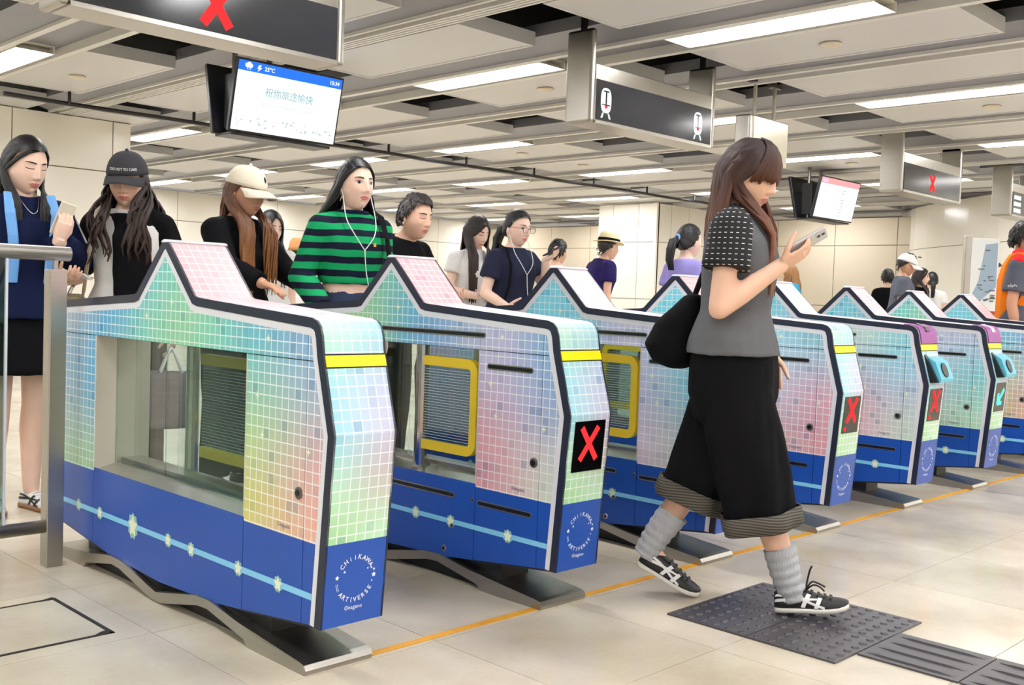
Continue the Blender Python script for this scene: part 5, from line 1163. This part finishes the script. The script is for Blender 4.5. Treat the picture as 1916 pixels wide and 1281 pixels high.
def strap(p0, p1, m, front=True, name='bag_strap', w=.014):
    """flat strap over a shoulder; p0 shoulder side sign"""
    def f(root, RW, Mh, T, A, LG):
        sg = p0; pts = [(sg*.125, .10, 1.10), (sg*.120, .085, 1.28), (sg*.115, .03, 1.385), (sg*.118, -.06, 1.355), (sg*.125, -.125, 1.25), (sg*.14, -.14, 1.12), (sg*.16, -.12, 1.0), (sg*.19, -.06, .93)]
        pts = [T(Vector(p)) for p in pts]; MB().tube(pts, w, 8, flat=.25, nrm=[Vector((p.x*.6, p.y, .6 if 1.33 < p.z else .0)) for p in pts]).build(name, m, root)
    return f
def seq(*fs):
    def f(*a):
        for g in fs: g(*a)
    return f
TROUS = dict(m=CL_BK)
# far left: navy sports jacket
def jacket_marks(root, RW, Mh, T, A, LG):
    for sg in (1, -1):
        P = [T(Vector(p)) for p in ((sg*.085, -.075, 1.375), (sg*.095, -.128, 1.29), (sg*.085, -.140, 1.20), (sg*.075, -.135, 1.10), (sg*.075, -.125, 1.0))]; MB().tube(P, .022, 8, flat=.3, nrm=[Vector((0, -1, .2))]*5).build('jacket_stripe', mat('stripe_sky', (110, 170, 235), .5), root)
        a = A['L' if sg > 0 else 'R']; P = [a['sh'].lerp(a['el'], t)+Vector((sg*.062, -.03, .01)) for t in (.05, .35, .65)]; MB().tube(P, .020, 8, flat=.3, nrm=[Vector((sg, -.3, 0))]*3).build('sleeve_stripe', CL_WH, root)
    P = [T(Vector(p)) for p in ((-.04, -.085, 1.36), (-.03, -.145, 1.22), (-.03, -.14, 1.05))]; wire(root, [T(Vector(p)) for p in ((-.045, -.06, 1.365), (-.02, -.115, 1.31), (0, -.122, 1.295), (.02, -.115, 1.31), (.045, -.06, 1.365))], .0016, CHROME, 'necklace')
d1, n1 = Vector((.25, -.25, .93)), Vector((.0, .9, .3))
p1 = person('smiling woman in a navy jacket with sky blue stripes behind the railing', (1.735, 4.815, 0), 46, 1.66, 4, (15, 12, 0), arms=dict(L=dict(el=(.225, -.06, 1.10), wr=(.07, -.235, 1.175), d=d1, n=n1, curl=.55, tc=.5)), top=dict(m=CL_JK, sleeve=1.9, hem=.84, g=.026), bottom=dict(m=CL_BK, kind='skirt', end=.60), skin=SK_A, hair=n_hair('long', z=1.06, n=64, part=.006, az0=92, spread=.07, w=.014, split=118), hair_m=HR_K, eyes='down', shoes=(SHOE_W, mat('sole_gum', (150, 100, 62), .6)), extras=jacket_marks, shoe_kw=dict(stripes=SHOE_K, lace=SHOE_W), legs=dict(L=dict(kn=(.07, -.012, .47), an=(.07, .015, .085), fd=(.25, -1, 0)), R=dict(kn=(-.085, -.01, .47), an=(-.09, .03, .085), fd=(-.25, -1, 0))))
palm_phone('cream phone held up by the woman in the navy jacket', p1[1], p1[3], 'L', d1, n1, .09, .03, back=(226, 216, 196), cams=0)
# dark cap, white top, black shawl
def shawl(root, RW, Mh, T, A, LG):
    cm = MB(); cm.smooth = True
    for sg in (1, -1): cm.capsule(T((sg*.07, .02, 1.33)), A['L' if sg > 0 else 'R']['sh'], .062, .066); a = A['L' if sg > 0 else 'R']; cm.capsule(a['sh'], a['sh'].lerp(a['el'], .72), .066, .064)
    cm.loft([[T(p) for p in ell((0, .01, z), rx, ry, 24)] for z, rx, ry in ((1.19, .158, .128), (1.25, .162, .122), (1.31, .13, .094), (1.345, .095, .08))])
    cm.loft([[T(p) for p in ell((x, y, z), rx, ry, 20)] for z, x, y, rx, ry in ((1.30, .03, -.085, .05, .035), (1.24, .04, -.115, .075, .035), (1.12, .055, -.13, .085, .036), (1.0, .06, -.125, .09, .036), (.92, .06, -.125, .085, .034))])
    me = remesh(cm, .009, 3); wrinkle(me, .007, (16, 16, 6), 8); link('shawl', me, root, CL_BK)
    for sg in (1, -1): MB().tube([Mh @ Vector((sg*.0785, -.006, -.034)), Mh @ Vector((sg*.0785, -.006, -.046))], .004, 8).build('earring', CHROME, root)
    cap_hat(root, Mh, CLCAP_D, CLCAP_D, text=('TOO HOT TO CARE', .0150, WHITE_P), tilt=-5)
CLCAP_D = cloth('cap_charcoal', (64, 64, 68)); CLCAP_C = cloth('cap_cream', (236, 226, 204)); CLCAP_W = cloth('cap_white', (238, 238, 238))
d2, n2 = Vector((-.15, -.55, .30)), Vector((.25, .5, .85))
p2 = person('woman in a charcoal cap with wavy brown hair, white top and black shawl', (2.185, 4.70, 0), 6, 1.63, 3, (15, 2, 0), arms=dict(R=dict(el=(-.215, .0, 1.05), wr=(-.215, -.205, 1.03), d=(.55, -.75, .15), n=(.1, .25, 1), curl=.45, tc=.4), L=dict(el=(.225, .02, 1.05), wr=(.215, -.02, .82), d=(0, -.1, -1), n=(-1, 0, 0))), top=dict(m=CL_WH, sleeve=0, hem=.86), bottom=TROUS, skin=SK_B, hair=n_hair('undercap', z=1.14, n=130, az0=84, spread=.14, wave=.016, wn=9, w=.013, split=100, front_y=-.165), hair_m=HR_B, eyes='down', extras=seq(shawl, strap(-1, 0, CL_BE)))
palm_phone('white phone held beside the railing post by the woman in the charcoal cap', p2[1], p2[3], 'R', (.93, -.30, -.14), (.1, .3, .95), .03, .032, back=(242, 242, 246))
hb = empty('handbag', p2[1] @ Vector((-.235, -.06, .80)), p2[0].rotation_euler[2], 'small beige handbag on the arm of the woman in the charcoal cap', 'bag')
rbox('bag_body', (-.05, -.08, 0), (.05, .08, .17), .03, cloth('bag_beige', (178, 162, 132)), hb, 4); MB().tube([(0, -.03, .17), (.01, -.02, .20), (.02, 0, .22)], .008, 6).build('ring', STEEL, hb)
tb = empty('tote_bag', p2[1] @ Vector((.215, -.06, .36)), p2[0].rotation_euler[2]+.4, 'grey tote bag hanging from the hand of the woman in the charcoal cap', 'bag')
tm_ = MB(); tm_.loft([ell((0, 0, z), rx, ry, 20) for z, rx, ry in ((0, .10, .035), (.02, .12, .05), (.14, .13, .055), (.24, .12, .04), (.27, .115, .025))]); me = remesh(tm_, .01, 4); wrinkle(me, .006, (12, 12, 8), 2); link('bag_body', me, tb, cloth('bag_mauve_grey', (120, 108, 112)))
for y in (-.02, .02): wire(tb, [(-.05, y, .26), (-.02, y*.6, .34), (0, 0, .375), (.02, y*.6, .34), (.05, y, .26)], .006, WHITE_P, 'handle')
# cream cap, orange brown hair, black hoodie
def cap3(root, RW, Mh, T, A, LG): cap_hat(root, Mh, CLCAP_C, CLCAP_C, badge=(CL_NV, .012)); MB().tube([Mh @ Vector((0, .105, .03)), Mh @ Vector((0, .135, .012)), Mh @ Vector((.01, .15, .0))], .010, 6, flat=.4).build('cap_strap', CLCAP_C, root)
p3 = person('woman in a cream baseball cap with long orange brown hair and black sweatshirt', (2.764, 4.739, 0), 60, 1.64, 5, (10, 6, 0), arms=dict(R=dict(el=(-.215, -.16, 1.11), wr=(-.20, -.38, 1.04), d=(0, -1, -.2), n=(0, .1, -1), curl=.3), L=dict(el=(.215, -.14, 1.11), wr=(.20, -.36, 1.02), d=(0, -1, -.2), n=(0, .1, -1), curl=.3)), top=dict(m=CL_BK, sleeve=1.95, hem=.80, g=.022), bottom=TROUS, skin=SK_C, hair=n_hair('undercap', z=1.02, n=96, az0=98, spread=.12, wave=.010, w=.016, split=140, front_y=-.140, seed=4), hair_m=HR_O, extras=cap3, wide=1.04)
# girl half hidden behind the cream cap
person('black haired girl half hidden behind the woman in the cream cap', (3.879, 6.207, 0), 30, 1.56, 0, (12, 15, 0), top=dict(m=CL_WH, sleeve=.5), bottom=TROUS, skin=SK_A, hair=n_hair('long', z=1.1, n=50, az0=55, spread=.08, seed=8), hair_m=HR_K, detail=False, eyes='down')
def hat_bucket(root, RW, Mh, T, A, LG):
    mb = MB(); mb.smooth = True; mb.loft([[Mh @ Vector((rx*math.sin(a), ry*-math.cos(a)+.004, z)) for a in [2*math.pi*k/24 for k in range(24)]] for z, rx, ry in ((-.01, .098, .115), (.03, .092, .110), (.09, .084, .102), (.128, .06, .075), (.134, .02, .03))]); mb.build('bucket_hat', cloth('hat_tan', (206, 150, 98)), root)
person('person in a tan hat and white top seen from behind near the far wall', (6.50, 9.82, 0), 150, 1.58, 0, (5, 0, 0), top=dict(m=CL_WH, sleeve=1.5, g=.03), bottom=TROUS, skin=SK_B, hair=n_hair('undercap', z=1.22, n=40, az0=80, spread=.06), hair_m=HR_K, detail=False, extras=seq(hat_bucket, strap(1, 0, CL_BK, w=.02)), eyes='down')
# green striped top
def hoop(root, RW, Mh, T, A, LG):
    c = Mh @ Vector((-.078, .0, -.055)); R3 = Mh.to_3x3()
    MB().tube([c+R3 @ Vector((.004*math.cos(k), .021*math.cos(2*math.pi*k/16), .021*math.sin(2*math.pi*k/16))) for k in range(17)], .0022, 6).build('hoop_earring', CHROME, root)
    MB().box((.055, -.138, 1.205), (.068, -.134, 1.222)).build('chest_emblem', mat('emblem_gold', (222, 170, 60), .5), root)
p4 = person('girl in a green and navy striped top with white earphones and black hair', (3.084, 4.195, 0), 34, 1.68, 2, (2, 8, 0), arms=dict(R=dict(el=(-.235, .02, 1.05), wr=(-.19, -.16, .90), d=(.35, -.7, -.4), n=(.6, .2, -.6), curl=.4)), top=dict(m=CL_ST, sleeve=1.9, hem=1.03, g=.020, collar=CL_JK), bottom=dict(m=CL_DN), skin=SK_A, hair=n_hair('long', z=1.20, n=84, part=-.012, az0=88, spread=.13, wave=.012, wn=5, w=.016, split=80, back_y=.13, seed=6), hair_m=HR_K, extras=seq(earphones(), hoop, strap(1, 0, CL_BK, w=.02)))
# older woman leaning
def ear_pearl(root, RW, Mh, T, A, LG): MB().ball(Mh @ Vector((-.080, .004, -.034)), .005, 10, 8).build('pearl_earring', CORD_W, root)
p5 = person('older woman with short greying hair leaning forward in a black top', (3.69, 4.673, 0), 50, 1.62, 22, (-2, 2, 0), arms=dict(R=dict(el=(-.215, -.21, 1.0), wr=(-.16, -.43, 1.0), d=(.3, -.9, .2), n=(.5, .5, .6), curl=.5), L=dict(el=(.215, -.23, 1.0), wr=(.10, -.43, .98), d=(-.3, -.9, .2), n=(-.3, .5, .8), curl=.4)), top=dict(m=CL_BK, sleeve=.7), bottom=TROUS, skin=SK_B, hair=n_hair('short', n=260, L=.055, up=.06, w=.012, lo=-18), hair_m=HR_S, eyes='down', extras=ear_pearl)
# long brown hair, white top
p6 = person('girl with long brown hair and white top looking down at her phone', (5.33, 5.72, 0), 36, 1.63, 4, (20, 6, 0), arms=dict(L=dict(el=(.215, -.05, 1.06), wr=(.06, -.24, 1.08), d=(-.3, -.7, .5), n=(0, .7, .7), curl=.55), R=dict(el=(-.215, -.02, 1.06), wr=(-.09, -.22, 1.02), d=(.5, -.7, .3), n=(.1, .6, .8), curl=.5)), top=dict(m=CL_WH, sleeve=.45, hem=.86), bottom=dict(m=CL_BE), skin=SK_A, hair=n_hair('long', z=1.0, n=84, part=.005, az0=66, spread=.10, w=.015, split=125, seed=7), hair_m=HR_B, eyes='down')
palm_phone('black phone in the hands of the girl with long brown hair', p6[1], p6[3], 'L', (-.3, -.7, .5), (0, .7, .7), .09, .028, back=(30, 30, 34))
#MB_ = Matrix.Translation((4.02, 4.30, 1.115)) @ Matrix.Rotation(math.radians(-40), 4, 'Z') @ Matrix.Rotation(math.radians(-25), 4, 'X') @ Matrix.Rotation(math.radians(62), 4, 'Y')
palm_phone('lilac phone with three lenses in the lower hand of the girl with long brown hair', p6[1], p6[3], 'R', (.95, -.25, .0), (.05, .8, .55), .06, .034, back=(176, 160, 196), cams=3)
# glasses and ponytail
def specs(root, RW, Mh, T, A, LG):
    FR = mat('glasses_frame', (70, 46, 44), .3); R3 = Mh.to_3x3()
    for sg in (1, -1):
        c = Vector((sg*.033, -.108, .006)); pts = [Mh @ (c+Vector((.0225*math.copysign(abs(math.cos(t))**.8, math.cos(t)), .004*math.cos(t)*sg*0, .0195*math.copysign(abs(math.sin(t))**.8, math.sin(t))))) for t in [2*math.pi*k/20 for k in range(21)]]
        MB().tube(pts, .0016, 6).build('lens_rim', FR, root); MB().tube([Mh @ Vector((sg*.0555, -.106, .012)), Mh @ Vector((sg*.074, -.06, .012)), Mh @ Vector((sg*.080, .01, .006))], .0015, 6).build('temple_arm', FR, root)
    MB().tube([Mh @ Vector((-.0105, -.108, .010)), Mh @ Vector((0, -.112, .013)), Mh @ Vector((.0105, -.108, .010))], .0016, 6).build('bridge', FR, root)
d7, n7 = Vector((.20, -.85, .40)), Vector((-.3, .5, .8))
p7 = person('woman with glasses, black ponytail and navy t-shirt holding a phone near her chin', (5.037, 5.004, 0), 40, 1.62, 3, (8, 6, 0), arms=dict(L=dict(el=(.225, -.10, 1.10), wr=(.115, -.215, 1.285), d=d7, n=n7, curl=.6, tc=.5), R=dict(el=(-.225, .0, 1.05), wr=(-.18, -.19, .96), d=(.4, -.8, -.1), n=(.4, .2, .6), curl=.4)), top=dict(m=CL_NV, sleeve=.58, hem=.86, g=.018), bottom=TROUS, skin=SK_A, hair=n_hair('pony', tie=(0, .108, .01), tail=((0, .03, -.02), (-.02, .055, -.09), (-.03, .055, -.17), (-.03, .04, -.24)), r=.034), hair_m=HR_K, extras=seq(specs, earphones(), strap(-1, 0, CL_BK, w=.010)))
palm_phone('dark phone held at chin height by the woman with glasses', p7[1], p7[3], 'L', d7, n7, .085, .03, back=(32, 34, 58))
# more people behind
person('short haired person in white seen from behind beside the poster box', (7.751, 7.064, 0), 132, 1.62, 0, (5, 0, 0), top=dict(m=CL_WH, sleeve=.5), bottom=TROUS, skin=SK_B, hair=n_hair('short', n=150, L=.03, up=.03, lo=-30), hair_m=HR_K, detail=False)
def straw(root, RW, Mh, T, A, LG):
    mb = MB(); mb.smooth = True; mb.loft([[Mh @ Vector((rx*math.sin(a), .004-ry*math.cos(a), z+.012*abs(math.sin(a))**2*(1 if rx > .1 else 0))) for a in [2*math.pi*k/28 for k in range(28)]] for z, rx, ry in ((.040, .128, .148), (.046, .128, .148), (.048, .088, .108), (.10, .082, .100), (.138, .07, .085), (.145, .04, .05), (.138, .01, .01))])
    h = mb.build('straw_hat', mat('straw', (236, 218, 176), .7, bump=.5, bscale=180, var=.08), root); mb = MB(); mb.smooth = True; mb.loft([[Mh @ Vector((rx*math.sin(a), .004-ry*math.cos(a), z)) for a in [2*math.pi*k/28 for k in range(28)]] for z, rx, ry in ((.052, .0895, .1095), (.084, .086, .105))], cap=False); mb.build('hat_band', CL_BK, h)
person('man in a straw hat with black band and indigo t-shirt, back turned', (8.173, 6.905, 0), 112, 1.72, 12, (0, 0, 0), top=dict(m=CL_PU, sleeve=.55, hem=.82, g=.024), bottom=TROUS, skin=SK_B, hair=n_hair('short', n=70, L=.02, lo=-35), hair_m=HR_S, detail=False, extras=straw, wide=1.12)
def tie_blue(root, RW, Mh, T, A, LG): MB().tube([Mh @ Vector((.018*math.cos(k*.524), .106+.0*k, .02+.018*math.sin(k*.524))) for k in range(13)], .008, 8).build('hair_tie', mat('tie_blue', (130, 170, 235), .5), root)
person('woman with a blue hair tie and lavender top behind the walking woman', (6.26, 4.425, 0), 122, 1.60, 0, (2, 0, 0), top=dict(m=CL_LV, sleeve=.5, g=.018), bottom=TROUS, skin=SK_A, hair=n_hair('pony', tie=(0, .106, .02), tail=((0, .03, -.02), (0, .06, -.09), (0, .065, -.17), (0, .05, -.24)), r=.03), hair_m=HR_K, detail=False, extras=tie_blue)
person('person in a turquoise top with light brown hair past the walking woman', (11.84, 6.70, 0), 250, 1.58, 6, (10, 0, 0), top=dict(m=CL_TQ, sleeve=.5), bottom=TROUS, skin=SK_B, hair=n_hair('long', z=1.25, n=40, spread=.07), hair_m=HR_T, detail=False)
def cap13(root, RW, Mh, T, A, LG): cap_hat(root, Mh, CLCAP_W, CLCAP_W, badge=(BLACK, -.02)); MB().tube([Mh @ Vector((-.05, -.075, .118)), Mh @ Vector((-.02, -.10, .125)), Mh @ Vector((.03, -.10, .122))], .010, 6, flat=.5).build('sunglasses_on_cap', BLACK, root)
person('man in a white cap and grey polo shirt behind the far gates', (11.929, 5.367, 0), 75, 1.70, 4, (16, 0, 0), top=dict(m=CL_PG, sleeve=.6, hem=.82, g=.024), bottom=TROUS, skin=SK_C, hair=n_hair('short', n=60, L=.02, lo=-35), hair_m=HR_K, detail=False, extras=cap13, wide=1.12, eyes='down')
person('woman with wavy brown hair beside the man in the white cap', (13.487, 5.813, 0), 60, 1.60, 0, (4, 0, 0), top=dict(m=CL_BK, sleeve=.5), bottom=TROUS, skin=SK_A, hair=n_hair('long', z=1.15, n=50, az0=75, spread=.09, wave=.01), hair_m=HR_B, detail=False)
person('ponytailed woman in white with her back turned near the rounded wall', (14.906, 6.242, 0), 165, 1.60, 0, (0, 0, 0), top=dict(m=CL_WH, sleeve=.5), bottom=TROUS, skin=SK_A, hair=n_hair('pony', tie=(0, .108, -.01), r=.028), hair_m=HR_K, detail=False)
person('dark haired person mostly hidden by the man in the white cap', (14.07, 6.52, 0), 170, 1.60, 0, (0, 0, 0), top=dict(m=CL_BK, sleeve=.5), bottom=TROUS, skin=SK_A, hair=n_hair('short', n=100, L=.03), hair_m=HR_K, detail=False)
# uniformed worker
def vest(root, RW, Mh, T, A, LG):
    cm = MB()
    for sg in (1, -1): cm.loft([[T(Vector((sg*x, y, z))) for x, y in ((.07, f), (.165, f*.75), (.165, b*.75), (.07, b))] for z, f, b in ((.86, -.155, .165), (1.0, -.15, .16), (1.2, -.152, .155), (1.30, -.125, .13), (1.38, -.07, .085), (1.39, -.02, .03))])
    me = remesh(cm, .009, 3); link('safety_vest', me, root, CL_OR)
    for sg in (1, -1): MB().tube([T(Vector((sg*.12, -.158, z))) for z in (.9, 1.05, 1.2, 1.3)], .024, 8, flat=.2, nrm=[Vector((0, -1, 0))]*4).build('reflective_strip', mat('reflective', (205, 210, 212), .3, .5), root)
    for sd, sg in (('L', 1), ('R', -1)):
        a = A[sd]; MB().capsule(T((sg*.09, .02, 1.372)), a['sh']+Vector((sg*.005, 0, .022)), .05, .056).build('shoulder_patch', CL_RD, root)
    a = A['R']; q = a['sh'].lerp(a['el'], .52); vs, fs, w = text_geo('eSafe', .030); mb = MB(); mb.add([Vector((q.x-.083, q.y+.045-v.x, q.z-.01+v.y)) for v in vs], fs); mb.build('sleeve_lettering', WHITE_P, root)
person('worker in a slate and red uniform shirt with an orange safety vest', (8.60, 2.90, 0), 62, 1.76, 0, (6, 10, 0), arms=dict(L=dict(el=(.215, -.06, 1.07), wr=(.12, -.25, 1.02), d=(-.4, -.8, 0), n=(0, .3, 1))), top=dict(m=CL_PG, sleeve=.68, hem=.84, g=.024), bottom=TROUS, skin=SK_C, hair=n_hair('short', n=170, L=.04, up=.04), hair_m=HR_K, extras=vest, wide=1.1)
person('person in blue partly hidden by the notice stand', (15.17, 4.95, 0), 120, 1.50, 0, (0, 0, 0), top=dict(m=cloth('cloth_steel_blue', (126, 140, 190)), sleeve=.5), bottom=TROUS, skin=SK_A, hair=n_hair('short', n=80, L=.03), hair_m=HR_B, detail=False)
person('dark haired person peeking out past the notice stand', (12.412, 4.509, 0), 60, 1.62, 0, (0, 0, 0), top=dict(m=CL_BK, sleeve=.5), bottom=TROUS, skin=SK_B, hair=n_hair('short', n=100, L=.03), hair_m=HR_K, detail=False)
